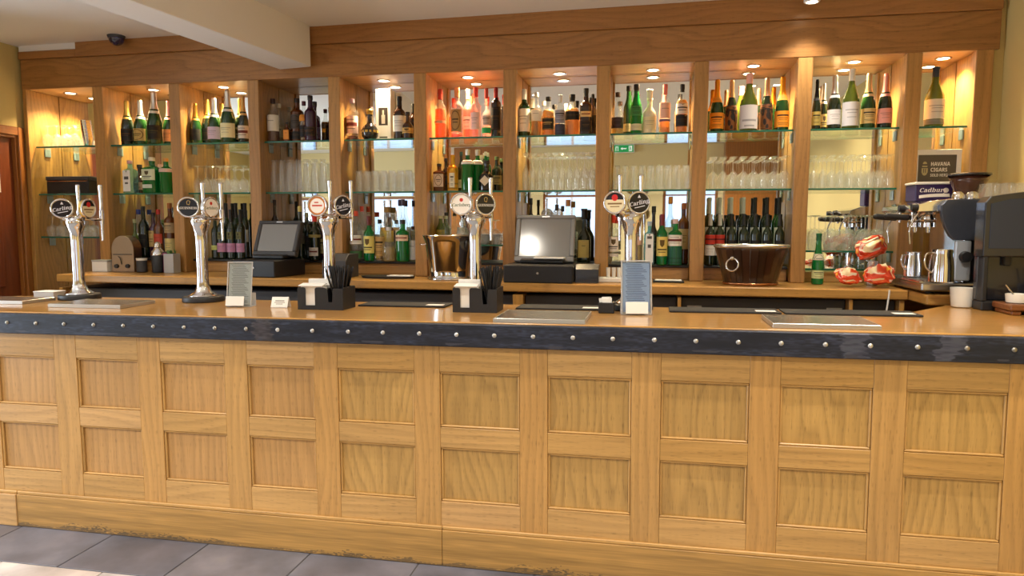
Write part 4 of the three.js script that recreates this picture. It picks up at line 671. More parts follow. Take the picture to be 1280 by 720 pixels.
// tills
const tillScreen = canvasTex(64, 48, (g) => { g.fillStyle = '#4b4a47'; g.fillRect(0, 0, 64, 48); });
function till(name, u0, u1, vt, vb, z, yaw, tilt, caseMat, label, drawer, paper) {
  const a = bZ(u0, vb, z), b = bZ(u1, vb, z), c = bZ((u0 + u1) / 2, vt, z - 0.05), w = (b.x - a.x) / Math.cos(yaw) * 0.99, h = (c.y - (a.y + b.y) / 2) / Math.cos(tilt);
  const t = thing('till', label, 'till', [(a.x + b.x) / 2, BCT + 0.001, z], yaw), y0 = (a.y + b.y) / 2 - BCT;
  const [dw, dh, dd] = drawer;
  part(t, 'cash_drawer', box(dw, dh, dd, 0, dh / 2, 0.06, 0.006), M.black);
  part(t, 'keyhole', cyl(0.008, 0.008, 0.004, 0, 0, 0, 12).rotateX(Math.PI / 2).translate(0, dh * 0.55, dd / 2 + 0.0605), M.steel);
  part(t, 'stand', merge(box(w * 0.72, 0.03, dd * 0.5, 0, dh + 0.016, 0.0, 0.008), box(w * 0.34, 0.10, 0.05, 0, dh + 0.075, -0.055, 0.012)), M.black);
  const s = new THREE.Group(); s.name = 'monitor'; s.position.set(0, y0, 0.02); s.rotation.x = -tilt; t.add(s);
  part(s, 'bezel', merge(span(-w / 2, w / 2, h - 0.026, h, -0.035, 0.006, 0.006), span(-w / 2, w / 2, 0, 0.036, -0.035, 0.006, 0.006), span(-w / 2, -w / 2 + 0.03, 0.036, h - 0.026, -0.035, 0.006, 0.006), span(w / 2 - 0.03, w / 2, 0.036, h - 0.026, -0.035, 0.006, 0.006), span(-w / 2 + 0.004, w / 2 - 0.004, 0.004, h - 0.004, -0.05, -0.01, 0.008)), caseMat);
  part(s, 'screen', span(-w / 2 + 0.0305, w / 2 - 0.0305, 0.0365, h - 0.0265, -0.0095, -0.002, 0.001), phy({ color: lin(0.24, 0.232, 0.22), roughness: 0.13, ior: 1.6 }));
  part(s, 'maker_plate', span(-0.025, 0.025, h - 0.018, h - 0.008, 0.0062, 0.0072, 0.0003), M.steel);
  if (paper) part(t, 'receipt_roll', box(w * 0.5, 0.012, 0.08, w * 0.12, dh + 0.038, 0.075, 0.003), M.paper, 'crumpled receipt paper');
  return lean(t);
}
till('till', 314, 371, 276, 320, -1.58, -0.10, 0.36, M.charcoal, 'small dark grey touch screen till with its cash drawer', [0.33, 0.115, 0.36], false);
till('till', 641, 716, 269, 327, -1.56, 0.0, 0.33, std(lin(0.24, 0.235, 0.23), 0.4), 'large grey touch screen till mirroring a bright lamp', [0.43, 0.11, 0.40], true);
function printer(u0, u1, vb, h, d, label, m) {
  const a = onBC(u0, vb), b = onBC(u1, vb), w = b.x - a.x, t = thing('receipt_printer', label, 'printer', [(a.x + b.x) / 2, BCT + 0.001, Math.min(a.z, -1.40) - d / 2]);
  const g = extrude([[-d / 2, 0], [d / 2, 0], [d / 2, h * 0.72], [d / 2 - 0.05, h], [-d / 2, h]], w - 0.008, 0.004); g.rotateY(-Math.PI / 2).translate(w / 2 - 0.004, 0.0042, 0);
  part(t, 'case', g, m); part(t, 'paper_slot', box(w * 0.7, 0.006, 0.012, 0, h + 0.004, d / 2 - 0.08, 0.002), M.black);
  lean(t);
}
printer(373, 408, 352, 0.15, 0.2, 'dark grey slope fronted receipt printer beside the small till', M.charcoal);
printer(716.5, 747, 353.5, 0.105, 0.18, 'black receipt printer beside the large till', M.blackGloss);
// silver ice bucket
{
  const p = onBC(560, 348.5), s = bZ(528, 340, p.z).x, e = bZ(592, 340, p.z).x, r = (e - s) / 2, h = bZ(560, 294, p.z).y - BCT;
  const t = thing('ice_bucket', 'polished silver champagne bucket on the back counter', 'bucket', [p.x, BCT + 0.001, p.z]);
  part(t, 'bowl', lathe([[0, 0.004], [r * 0.70, 0.004], [r * 0.80, 0], [r * 0.83, 0.004], [r * 0.80, 0.012], [r * 0.74, 0.02], [r * 0.745, 0.06], [r * 0.80, h * 0.45], [r * 0.9, h * 0.85], [r * 0.97, h * 0.96], [r, h * 0.985], [r * 0.99, h], [r * 0.94, h * 0.985], [r * 0.88, h * 0.85], [r * 0.72, 0.05], [0, 0.04]], 48), M.chrome);
  for (const q of [0, 1]) part(t, 'lug_handle', new THREE.TorusGeometry(0.026, 0.006, 8, 20).rotateX(Math.PI / 2).translate(0, h * 0.78, r * 0.90 + 0.012).rotateY(q * Math.PI + Math.PI / 2), M.chrome);
  lean(t);
}
// oval wooden tub with a ring handle
{
  const p = onBC(936, 353.5); p.z = -1.505; p.x = bZ(936, 345, p.z).x; const s = bZ(889.5, 315, p.z).x, e = bZ(984, 315, p.z).x, R0 = (e - s) / 2, h = bZ(936, 306, p.z).y - BCT, k = 0.72;
  const t = thing('wooden_tub', 'oval dark wood drinks tub with silver rim and ring handle', 'tub', [p.x, BCT + 0.001, p.z]);
  const stave = [[0.70, 0.012], [0.72, 0.014], [0.98, 0.96], [1, 0.965], [0.985, 0.975], [0.94, 0.965], [0.68, 0.08], [0, 0.08]];
  const n = 26, rows = 8, dark = [lin(0.040, 0.016, 0.010), lin(0.052, 0.020, 0.012), lin(0.032, 0.013, 0.009)].map((c) => phy({ color: c, roughness: 0.3, clearcoat: 0.5, map: OAKS }));
  for (let i = 0; i < n; i++) {
    const g = new THREE.BufferGeometry(), P = [], U = [], I = [], a0 = (i + 0.03) / n * 2 * Math.PI, a1 = (i + 0.97) / n * 2 * Math.PI;
    for (const [ra, rb] of [[0.71, 0.985], [0.655, 0.93]]) for (let j = 0; j <= rows; j++) for (const a of [a0, a1]) { const r = (ra + (rb - ra) * j / rows) * R0; P.push(r * Math.cos(a), 0.016 + (h - 0.026) * j / rows, r * Math.sin(a) * k); U.push(j / rows * 0.3 + i * 0.17, (a - a0) * 0.2); }
    const o = (rows + 1) * 2; for (let j = 0; j < rows; j++) { const q = j * 2; I.push(q, q + 2, q + 1, q + 1, q + 2, q + 3, o + q, o + q + 1, o + q + 2, o + q + 1, o + q + 3, o + q + 2); }
    const e2 = rows * 2; I.push(e2, o + e2, e2 + 1, e2 + 1, o + e2, o + e2 + 1);
    g.setAttribute('position', new THREE.Float32BufferAttribute(P, 3)); g.setAttribute('uv', new THREE.Float32BufferAttribute(U, 2)); g.setIndex(I); g.computeVertexNormals();
    part(t, 'stave', g, dark[i % 3]);
  }
  const ring = (r, y, rr) => new THREE.TorusGeometry(r, rr, 10, 48).rotateX(Math.PI / 2).scale(1, 1, k).translate(0, y, 0);
  part(t, 'rim', ring(R0 * 0.965, h - 0.008, 0.011), M.steel); part(t, 'foot_band', ring(R0 * 0.705, 0.009, 0.008), M.copper);
  part(t, 'base', new THREE.CylinderGeometry(R0 * 0.66, R0 * 0.66, 0.02, 32).scale(1, 1, k).translate(0, 0.022, 0), dark[0]);
  const hx = -R0 * 0.56, hz = R0 * k * 0.78;
  const hd = part(t, 'ring_handle', new THREE.TorusGeometry(0.037, 0.0055, 10, 28), M.chrome); hd.position.set(hx, h * 0.52, hz + 0.012); hd.rotation.set(-0.2, -0.5, 0);
  part(t, 'handle_boss', new THREE.SphereGeometry(0.014, 14, 10), M.chrome).position.set(hx, h * 0.52 + 0.037, hz + 0.004);
  lean(t);
}
// green beer bottle
{ const p = onBC(1020, 350.5), z = -1.62; p.x = bZ(1020, 340, z).x; lean(bottle([p.x, BCT + 0.001, z], bZ(1020, 292, z).y - BCT, (bZ(1028, 340, z).x - bZ(1012.5, 340, z).x) / 2, { shape: 'beer', glass: 'emerald', cap: 0x0c5a30, capFrom: 0.86, labels: [[0.12, 0.28, 0.45, 0xcfd8a0, 'lines'], [0.48, 0.6, 0.4, 0xd8d4c0, 'oval', 'neck_label']] }, 'slim green beer bottle standing alone on the back counter', undefined, 'beer_bottle')); }
// crisp packets
function packet(pos, w, h, d, rot, label, m) {
  const g = new THREE.SphereGeometry(1, 40, 26), p = g.attributes.position;
  for (let i = 0; i < p.count; i++) {
    const x = p.getX(i), y = p.getY(i), z = p.getZ(i), sx = Math.sign(x) * Math.pow(Math.abs(x), 0.5), sy = Math.sign(y) * Math.pow(Math.abs(y), 0.55);
    const q = Math.max(0.04, 1 - Math.pow(Math.abs(sx), 3)) * (1 - 0.6 * sy * sy), o = pos[0] * 31;
    const fold = Math.abs(noise(sx * 3 + 20 + o, sy * 3 + 20, 128, 128, 1) - 0.5) * 1.1 + Math.abs(noise(sx * 7 + 40, sy * 6 + 30 + o, 128, 128, 2) - 0.5) * 0.7 - 0.35;
    p.setXYZ(i, sx * w / 2 + 0.012 * (noise(sy * 4 + 9 + o, 3, 64, 64, 3) - 0.5), sy * h / 2 * (1 - 0.1 * q) + 0.01 * (noise(sx * 5 + 9, 7 + o, 64, 64, 4) - 0.5), (z * q * (0.8 + fold) + 0.35 * fold * (z > 0 ? 1 : -0.3)) * d * 0.8);
  }
  g.computeVertexNormals();
  const t = thing('crisp_packet', label, 'crisps', pos); const b = part(t, 'bag', g, m); b.rotation.set(...rot); return lean(t);
}
const crispTex = canvasTex(256, 128, (g) => {
  g.fillStyle = '#dd4a26'; g.fillRect(0, 0, 256, 128); const cs = ['#f8ead0', '#f2a838', '#f6cfc0', '#c02a14', '#ee6a3a', '#f8e0b0'];
  for (let i = 0; i < 80; i++) { g.fillStyle = cs[i % 6]; g.save(); g.translate(R(0, 256), R(0, 118)); g.rotate(R(-0.8, 0.8)); g.fillRect(0, 0, R(10, 36), R(5, 16)); g.restore(); }
});
const crisp = std(0xffffff, 0.32, 0.1, { map: crispTex });
{
  const q = onBC(1080, 357); q.z = -1.47;
  packet([bZ(1062, 348, q.z).x - 0.01, BCT + 0.062, q.z - 0.03], 0.15, 0.12, 0.07, [-0.9, 0.2, 0.25], 'red crisp packet lying flat beside the green beer bottle', crisp);
  packet([bZ(1094, 349, q.z).x + 0.01, BCT + 0.075, q.z], 0.16, 0.13, 0.08, [-0.8, -0.2, -0.15], 'red crisp packet lying in front of the grey beaker', crisp);
  const g = onBC(1087, 343), x = bZ(1087, 338, -1.64).x, t = thing('steel_beaker', 'plain grey steel beaker with a crisp packet on top', 'beaker', [x, BCT + 0.001, -1.64]);
  part(t, 'cup', lathe([[0, 0.002], [0.034, 0.002], [0.036, 0.0005], [0.037, 0.002], [0.043, 0.145], [0.041, 0.146], [0.035, 0.006], [0, 0.006]], 28), M.steel); lean(t);
  packet([x - 0.01, BCT + 0.228, -1.635], 0.20, 0.13, 0.07, [-0.25, 0.25, 0.38], 'red and yellow crisp packet propped on the grey beaker', crisp);
}
// arched steel box with black knobs
{
  const a = onBC(139, 342), z = -1.60, x0 = bZ(139, 330, z).x, x1 = bZ(161.5, 330, z).x, h = bZ(150, 296, z).y - BCT, w = x1 - x0;
  const pts = []; for (let i = 0; i <= 16; i++) { const q = i / 16 * Math.PI; pts.push([w / 2 * Math.cos(q), h * 0.62 + h * 0.38 * Math.sin(q)]); }
  const t = thing('steel_dispenser', 'small arched steel box with black knobs on the back counter', 'dispenser', [(x0 + x1) / 2 + 0.01, BCT + 0.001, z - 0.05], 0.25);
  part(t, 'case', extrude([[-w / 2, 0], [w / 2, 0], ...pts], 0.12, 0.004).translate(0, 0.004, -0.06), std(lin(0.30, 0.21, 0.135), 0.36, 0.9));
  part(t, 'slot', box(w * 0.9, 0.006, 0.004, 0, h * 0.5, 0.065, 0.001), M.black);
  for (const q of [-0.3, 0.22]) part(t, 'knob', cyl(0.016, 0.014, 0.014, 0, 0, 0, 16).rotateX(Math.PI / 2).translate(q * w, h * 0.17, 0.0645), M.black);
  part(t, 'lever', tube([[-0.2 * w, h * 0.44, 0.068], [-0.1 * w, h * 0.4, 0.075], [-0.05 * w, h * 0.22, 0.07]], 0.003), M.black);
  lean(t);
}
// shaker and small things near the fourth champagne bay
{
  const x = bZ(191.5, 330, -1.56).x, t = thing('cocktail_shaker', 'black cocktail shaker with a silver top beside the arched box', 'shaker', [x, BCT + 0.001, -1.60]);
  const h = bZ(191.5, 302, -1.60).y - BCT;
  part(t, 'cup', lathe([[0, 0.001], [0.038, 0.001], [0.041, 0.004], [0.046, h * 0.56], [0, h * 0.56]], 28), M.black);
  part(t, 'strainer', lathe([[0.046, h * 0.56], [0.047, h * 0.6], [0.043, h * 0.68], [0.026, h * 0.76], [0.024, h * 0.82], [0, h * 0.82]], 28), M.chrome); part(t, 'cap', lathe([[0.024, h * 0.82], [0.025, h * 0.9], [0.016, h * 0.98], [0, h]], 24), M.chrome); lean(t);
  const x2 = bZ(203, 330, -1.60).x + 0.012, j = thing('magenta_carton', 'slim magenta carton beside the black cocktail shaker', 'carton', [x2, BCT + 0.001, -1.62]); part(j, 'box', box(0.03, 0.145, 0.04, 0, 0.0725, 0, 0.003), std(lin(0.32, 0.02, 0.10), 0.5)); part(j, 'flap', box(0.028, 0.01, 0.038, 0, 0.15, 0, 0.003), M.charcoal); lean(j);
  const x3 = bZ(211.5, 330, -1.62).x + 0.016, k = thing('wire_caddy', 'grey cutlery tin with green leaves beside the post', 'tin', [x3, BCT + 0.001, -1.62]); part(k, 'tin', merge(span(-0.04, 0.04, 0, 0.14, 0.036, 0.04, 0.001), span(-0.04, 0.04, 0, 0.14, -0.04, -0.036, 0.001), span(-0.04, -0.036, 0, 0.14, -0.036, 0.036, 0.001), span(0.036, 0.04, 0, 0.14, -0.036, 0.036, 0.001), span(-0.036, 0.036, 0, 0.004, -0.036, 0.036, 0.001)), M.paleGrey);
  for (let i = 0; i < 7; i++) { const l = part(k, 'leaf', new THREE.SphereGeometry(0.02, 8, 6).scale(0.5, 1, 0.12), std(lin(0.06, 0.16, 0.03), 0.5), 'small green leaf'); l.position.set(R(-0.028, 0.028), 0.135 + R(0, 0.02), R(-0.02, 0.03)); l.rotation.set(R(-0.5, 0.5), R(0, 3), R(-0.6, 0.6)); }
  lean(k);
  const x4 = bZ(176, 330, -1.60).x, c = thing('condiment_pot', 'glass pot with a dark sleeve between the shaker and the arched box', 'pot', [x4, BCT + 0.001, -1.60]); part(c, 'pot', lathe([[0, 0.001], [0.034, 0.001], [0.037, 0.01], [0.037, 0.105], [0.035, 0.106], [0, 0.106]], 24), M.charcoal); part(c, 'rim', lathe([[0.038, 0.088], [0.039, 0.105], [0.0375, 0.106], [0.037, 0.088]], 24), M.china); lean(c);
}
// flat things on the back counter
{
  const p = onBC(481, 348), t = thing('bar_tray', 'low black oval tray with white papers beside the ice bucket', 'tray', [p.x, BCT + 0.001, -1.50]);
  part(t, 'dish', new THREE.CylinderGeometry(0.19, 0.18, 0.014, 36).scale(1, 1, 0.45).translate(0, 0.007, 0), M.black); part(t, 'papers', box(0.16, 0.006, 0.08, 0.09, 0.0175, 0.01, 0.001), M.paper); lean(t);
  const q = onBC(833, 351), n = thing('bill_pad', 'black bill folder with a cream slip beside the post', 'pad', [q.x, BCT + 0.001, -1.58]);
  part(n, 'folder', box(0.19, 0.01, 0.12, 0, 0.005, 0, 0.002), M.black); part(n, 'slip', box(0.165, 0.005, 0.08, 0, 0.013, 0.01, 0.001), M.paper); lean(n);
  const s = onBC(762, 353), w = thing('white_tray', 'small white plastic tray beside the large till', 'tray', [s.x, BCT + 0.001, -1.52]);
  part(w, 'base', box(0.17, 0.028, 0.12, 0, 0.014, 0, 0.004), M.white); lean(w);
  for (const [u, i] of [[758.5, 0], [765.5, 1], [772, 2]]) { const x = bZ(u, 343, -1.52).x, g = solo('shot_measure', lathe([[0, 0.002], [0.010, 0.002], [0.011, 0], [0.014, 0.062], [0.013, 0.062], [0.009, 0.008], [0, 0.008]], 18), M.china, ['white spirit measure nearest the large till', 'white spirit measure in the middle of the small tray', 'white spirit measure nearest the blue menu stand'][i], 'measure', [x, BCT + 0.0295, -1.52]); lean(g); }
  const e = bZ(118, 334, -1.50), bx = thing('tea_box', 'small pale box on the end of the back counter', 'box', [e.x - 0.03, BCT + 0.001, -1.62]); part(bx, 'box', box(0.13, 0.075, 0.1, 0, 0.0375, 0, 0.003), M.paper); part(bx, 'lid', box(0.134, 0.012, 0.104, 0, 0.0815, 0, 0.002), M.paleGrey); lean(bx);
}
// cigar sign
{
  const tx = canvasTex(320, 200, (g) => {
    g.fillStyle = '#5a5348'; g.fillRect(0, 0, 320, 200); g.fillStyle = '#b8ad80'; g.fillRect(36, 78, 44, 10); g.beginPath(); g.arc(58, 66, 18, Math.PI, 0); g.fill(); g.fillRect(32, 96, 52, 34); g.beginPath(); g.arc(58, 128, 22, 0, Math.PI); g.fill(); g.fillStyle = '#5a5348'; g.fillRect(46, 100, 6, 30); g.fillRect(62, 100, 6, 30);
    g.fillStyle = '#f4efe6'; g.font = 'bold 40px sans-serif'; g.textAlign = 'left'; g.fillText('HAVANA', 106, 80); g.fillText('CIGARS', 106, 122); g.font = 'bold 28px sans-serif'; g.fillText('SOLD HERE', 106, 158);
  });
  const z = -1.80, a = bZ(1147, 187, z), b = bZ(1203, 229, z), w = 0.268, h = (a.y + bZ(1203, 187, z).y) / 2 - S2, y = S2 + 0.0006;
  const t = thing('cigar_sign', 'white framed sign reading HAVANA CIGARS SOLD HERE', 'sign', [2.587, y, z], 0.03);
  const iw = w * 0.80, ih = h * 0.72;
  part(t, 'frame', merge(span(-w / 2, w / 2, h - (h - ih) / 2, h, -0.01, 0.008, 0.002), span(-w / 2, w / 2, 0, (h - ih) / 2, -0.01, 0.008, 0.002), span(-w / 2, -iw / 2, (h - ih) / 2, h - (h - ih) / 2, -0.01, 0.008, 0.002), span(iw / 2, w / 2, (h - ih) / 2, h - (h - ih) / 2, -0.01, 0.008, 0.002)), M.white);
  part(t, 'print', span(-iw / 2, iw / 2, (h - ih) / 2, h - (h - ih) / 2, -0.008, 0.003, 0.0005), M.charcoal); part(t, 'face', new THREE.PlaneGeometry(iw, ih).translate(0, h / 2, 0.0036), std(0xffffff, 0.4, 0, { map: tx })); lean(t);
}

// ---------------------------------------------------------------- coffee machine on the return counter
const YR = BCT + TILT * 2.2 + 0.001;                                     // top of the return slab out there
{
  const z0 = -1.685, z1 = -1.09, x0 = onZ(1152, 360, -1.09).x, x1 = 2.87, cx0 = onZ(1177, 270, -1.09).x;
  const t = thing('coffee_machine', 'chrome espresso machine with two groups on the return counter', 'coffee machine');
  for (const [x, z] of [[x0 + 0.06, z0 + 0.06], [x1 - 0.05, z0 + 0.06], [x0 + 0.06, z1 - 0.06], [x1 - 0.05, z1 - 0.06]]) part(t, 'foot', cyl(0.022, 0.020, 0.012, x, YR, z, 14), M.black);
  part(t, 'base', span(x0, x1, YR + 0.012, YR + 0.055, z0, z1, 0.008), M.steel);
  const g = extrude([[0, 0], [0.15, 0], [0.15, 0.012], [0, 0.012]], 0.01, 0); g.dispose();
  part(t, 'drip_tray', span(x0 - 0.005, x0 + 0.19, YR + 0.0555, YR + 0.062, z0 + 0.02, z1 - 0.02, 0.002), M.chrome);
  for (let i = 0; i < 9; i++) part(t, 'tray_bar', span(x0 + 0.005 + i * 0.02, x0 + 0.013 + i * 0.02, YR + 0.0625, YR + 0.067, z0 + 0.03, z1 - 0.03, 0.001), M.steel);
  part(t, 'back_body', span(x0 + 0.20, x1, YR + 0.0555, YR + 0.43, z0 + 0.01, z1 - 0.03, 0.006), M.chrome);
  const hood = [[x0 - 0.02, 0.432], [x0 - 0.035, 0.445], [x0 - 0.03, 0.462], [x0 + 0.03, 0.482], [x0 + 0.12, 0.49], [x1, 0.49], [x1, 0.4345], [x0 + 0.10, 0.4345]];
  part(t, 'hood', extrude(hood, z1 - z0 - 0.06, 0.004).translate(0, YR, z0 + 0.03), M.chrome);
  // curved end cheek facing the room
  const ck = []; for (let i = 0; i <= 12; i++) { const q = i / 12; ck.push([cx0 + 0.05 * q * q, 0.46 - 0.16 * q]); }
  part(t, 'cheek', extrude([[x1, 0.487], [cx0 + 0.025, 0.487], ...ck, [cx0 + 0.07, 0.285], [x1, 0.285]], 0.02, 0.005).translate(0, YR, z1 - 0.024), std(lin(0.075, 0.085, 0.115), 0.28, 0.5), 'blue grey end cheek');
  const leg = part(t, 'end_leg', span(onZ(1194, 330, -1.09).x, onZ(1214, 330, -1.09).x, YR + 0.0685, YR + 0.278, z1 - 0.03, z1 - 0.003, 0.006), std(lin(0.50, 0.54, 0.60), 0.35, 0.35));
  part(leg, 'knob', cyl(0.030, 0.026, 0.03, 0, 0, 0, 20).rotateX(Math.PI / 2).translate(onZ(1206, 330, -1.09).x, YR + 0.195, z1 - 0.0025), M.black);
  for (const z of [-1.24, -1.43]) {
    const h = part(t, 'group_head', lathe([[0, 0], [0.036, 0], [0.038, 0.02], [0.033, 0.03], [0.033, 0.055], [0, 0.055]], 24).translate(x0 + 0.07, YR + 0.375, z), M.chrome);
    part(h, 'portafilter_handle', new THREE.CapsuleGeometry(0.017, 0.10, 6, 14).rotateZ(Math.PI / 2 - 0.08).translate(x0 - 0.085, YR + 0.405, z), M.black);
    part(h, 'portafilter', merge(cyl(0.037, 0.037, 0.024, x0 + 0.07, YR + 0.349, z, 20), cyl(0.008, 0.008, 0.08, x0 - 0.01, YR + 0.375, z, 10).rotateZ(0), cyl(0.010, 0.012, 0.03, x0 + 0.07, YR + 0.319, z, 12)), M.chrome);
    part(t, 'pressure_knob', cyl(0.02, 0.018, 0.03, 0, 0, 0, 16).rotateZ(Math.PI / 2).translate(x0 - 0.03, YR + 0.452, z + 0.13), M.black);
  }
  for (const z of [-1.15, -1.50]) part(t, 'steam_wand', tube([[x0 + 0.0, YR + 0.436, z], [x0 - 0.03, YR + 0.40, z + 0.01], [x0 - 0.055, YR + 0.34, z + 0.015], [x0 - 0.05, YR + 0.26, z + 0.012]], 0.0055, 8, 20), M.chrome);
}
function jug(u, v, h, r, label, turn) {
  const p = onY(u, v, YR + 0.0675); if (p.z < -1.6) { p.copy(onZ(u, v, -1.58)); } const t = thing('milk_jug', label, 'jug', [p.x, YR + 0.0675, p.z], turn);
  part(t, 'body', lathe([[0, 0.001], [r * 0.98, 0.001], [r, 0.006], [r * 0.96, h * 0.5], [r * 0.80, h * 0.86], [r * 0.84, h], [r * 0.82, h], [r * 0.76, h * 0.86], [r * 0.92, 0.01], [0, 0.008]], 32), M.chrome);
  part(t, 'handle', tube([[-r * 0.80, h * 0.9, 0], [-r * 1.5, h * 0.86, 0], [-r * 1.55, h * 0.5, 0], [-r * 0.98, h * 0.3, 0]], 0.005, 8, 24), M.chrome);
}
jug(1176, 353, 0.168, 0.058, 'tall steel milk jug with handle on the espresso drip tray', 0.3);
jug(1140, 346, 0.14, 0.046, 'smaller steel milk jug further back on the drip tray', 0.4);
{ // bean hopper, tin and upturned glasses on the machine top
  const yt = YR + 0.4945;
  const t = thing('bean_hopper', 'dark coffee bean hopper with a wide lid on the espresso machine', 'hopper', [onZ(1210, 240, -1.36).x, yt, -1.36]); t.scale.setScalar(0.88);
  part(t, 'collar', cyl(0.045, 0.05, 0.03, 0, 0, 0, 24), M.black);
  part(t, 'hopper', lathe([[0.05, 0.03], [0.07, 0.05], [0.10, 0.11], [0.112, 0.15], [0, 0.15]], 32), phy({ color: lin(0.07, 0.022, 0.012), roughness: 0.15, clearcoat: 0.8, transmission: 0.15, thickness: 0 }));
  part(t, 'lid', lathe([[0.116, 0.150], [0.124, 0.153], [0.122, 0.162], [0.09, 0.168], [0, 0.172]], 36), M.blackGloss);
  const tx = canvasTex(256, 128, (g) => { g.fillStyle = '#2b1648'; g.fillRect(0, 0, 256, 128); g.fillStyle = '#efe6d8'; g.font = 'italic bold 46px serif'; g.textAlign = 'center'; g.fillText('Cadbury', 118, 58); g.beginPath(); g.moveTo(20, 84); g.quadraticCurveTo(120, 66, 236, 72); g.lineTo(240, 100); g.quadraticCurveTo(120, 92, 20, 110); g.fill(); g.beginPath(); g.arc(210, 44, 20, 0, 7); g.fill(); });
  const c = thing('chocolate_tin', 'purple chocolate tin with white script on the espresso machine', 'tin', [onZ(1161, 240, -1.54).x, yt, -1.54], 0.05);
  part(c, 'tin', box(0.20, 0.095, 0.14, 0, 0.0475, 0, 0.006), std(lin(0.028, 0.010, 0.065), 0.35)); part(c, 'lid', box(0.21, 0.014, 0.15, 0, 0.1025, 0, 0.005), M.china); part(c, 'print', new THREE.PlaneGeometry(0.19, 0.088).translate(0, 0.0475, 0.0706), std(0xffffff, 0.4, 0, { map: tx }));
  for (let i = 0; i < 3; i++) for (let k = 0; k < 2; k++) solo('coffee_glass', glassProto.cg || (glassProto.cg = lathe([[0.034, 0], [0.033, 0.03], [0.027, 0.07], [0.029, 0.078], [0.022, 0.08], [0, 0.078]], 20)), M.glass, 'upturned coffee glass on the end of the espresso machine', 'glass', [2.63 + i * 0.075, yt + 0.0005, -1.15 - k * 0.075], 0, 'coffee glasses on the machine');
  for (let i = 0; i < 2; i++) solo('steel_cup', lathe([[0.03, 0], [0.031, 0.02], [0.022, 0.04], [0, 0.042]], 20), M.chrome, 'upturned little steel cup in front of the chocolate tin', 'cup', [2.50 + i * 0.065, yt + 0.0005, -1.22], 0, 'little steel cups');
}
{ // black glossy drinks machine by the wall
  const z0 = -0.90, z1 = -0.80, x0 = onZ(1219, 300, z0).x, x1 = 2.885, y0 = TOP + 0.0006, h = 0.575;
  const t = thing('drinks_machine', 'tall black glossy hot drinks machine with curved top by the wall', 'drinks machine');
  const pr = [[x0, y0 + h * 0.46], [x1, y0 + h * 0.46], [x1, y0 + h]]; for (let i = 0; i <= 8; i++) { const q = i / 8; pr.push([x1 - (x1 - x0 - 0.02) * q, y0 + h - 0.035 * q * q]); } pr.push([x0, y0 + h - 0.06]);
  part(t, 'upper_body', extrude(pr, z1 - z0 - 0.012, 0.005).translate(0, 0, z0 + 0.006), M.blackGloss);
  part(t, 'column', span(x0, x1, y0 + 0.045, y0 + h * 0.45, z0, z0 + 0.04, 0.004), M.blackGloss);
  part(t, 'side_cheek', span(x0, x0 + 0.022, y0 + 0.045, y0 + h * 0.45, z0 + 0.0405, z1, 0.004), M.black);
  part(t, 'front_glass', extrude([[x0 + 0.02, y0 + h * 0.52], [x1 - 0.01, y0 + h * 0.52], [x1 - 0.01, y0 + h - 0.03], [x0 + 0.1, y0 + h - 0.045], [x0 + 0.02, y0 + h - 0.065]], 0.002, 0.001).translate(0, 0, z1 - 0.0005), std(lin(0.035, 0.045, 0.075), 0.16, 0.4), 'dark blue glass front');
  part(t, 'spout', box(0.035, 0.05, 0.03, x0 + 0.12, y0 + h * 0.46 - 0.026, z1 - 0.05, 0.005), M.black);
  part(t, 'base', span(x0, x1, y0, y0 + 0.044, z0, z1, 0.005), M.black);
}
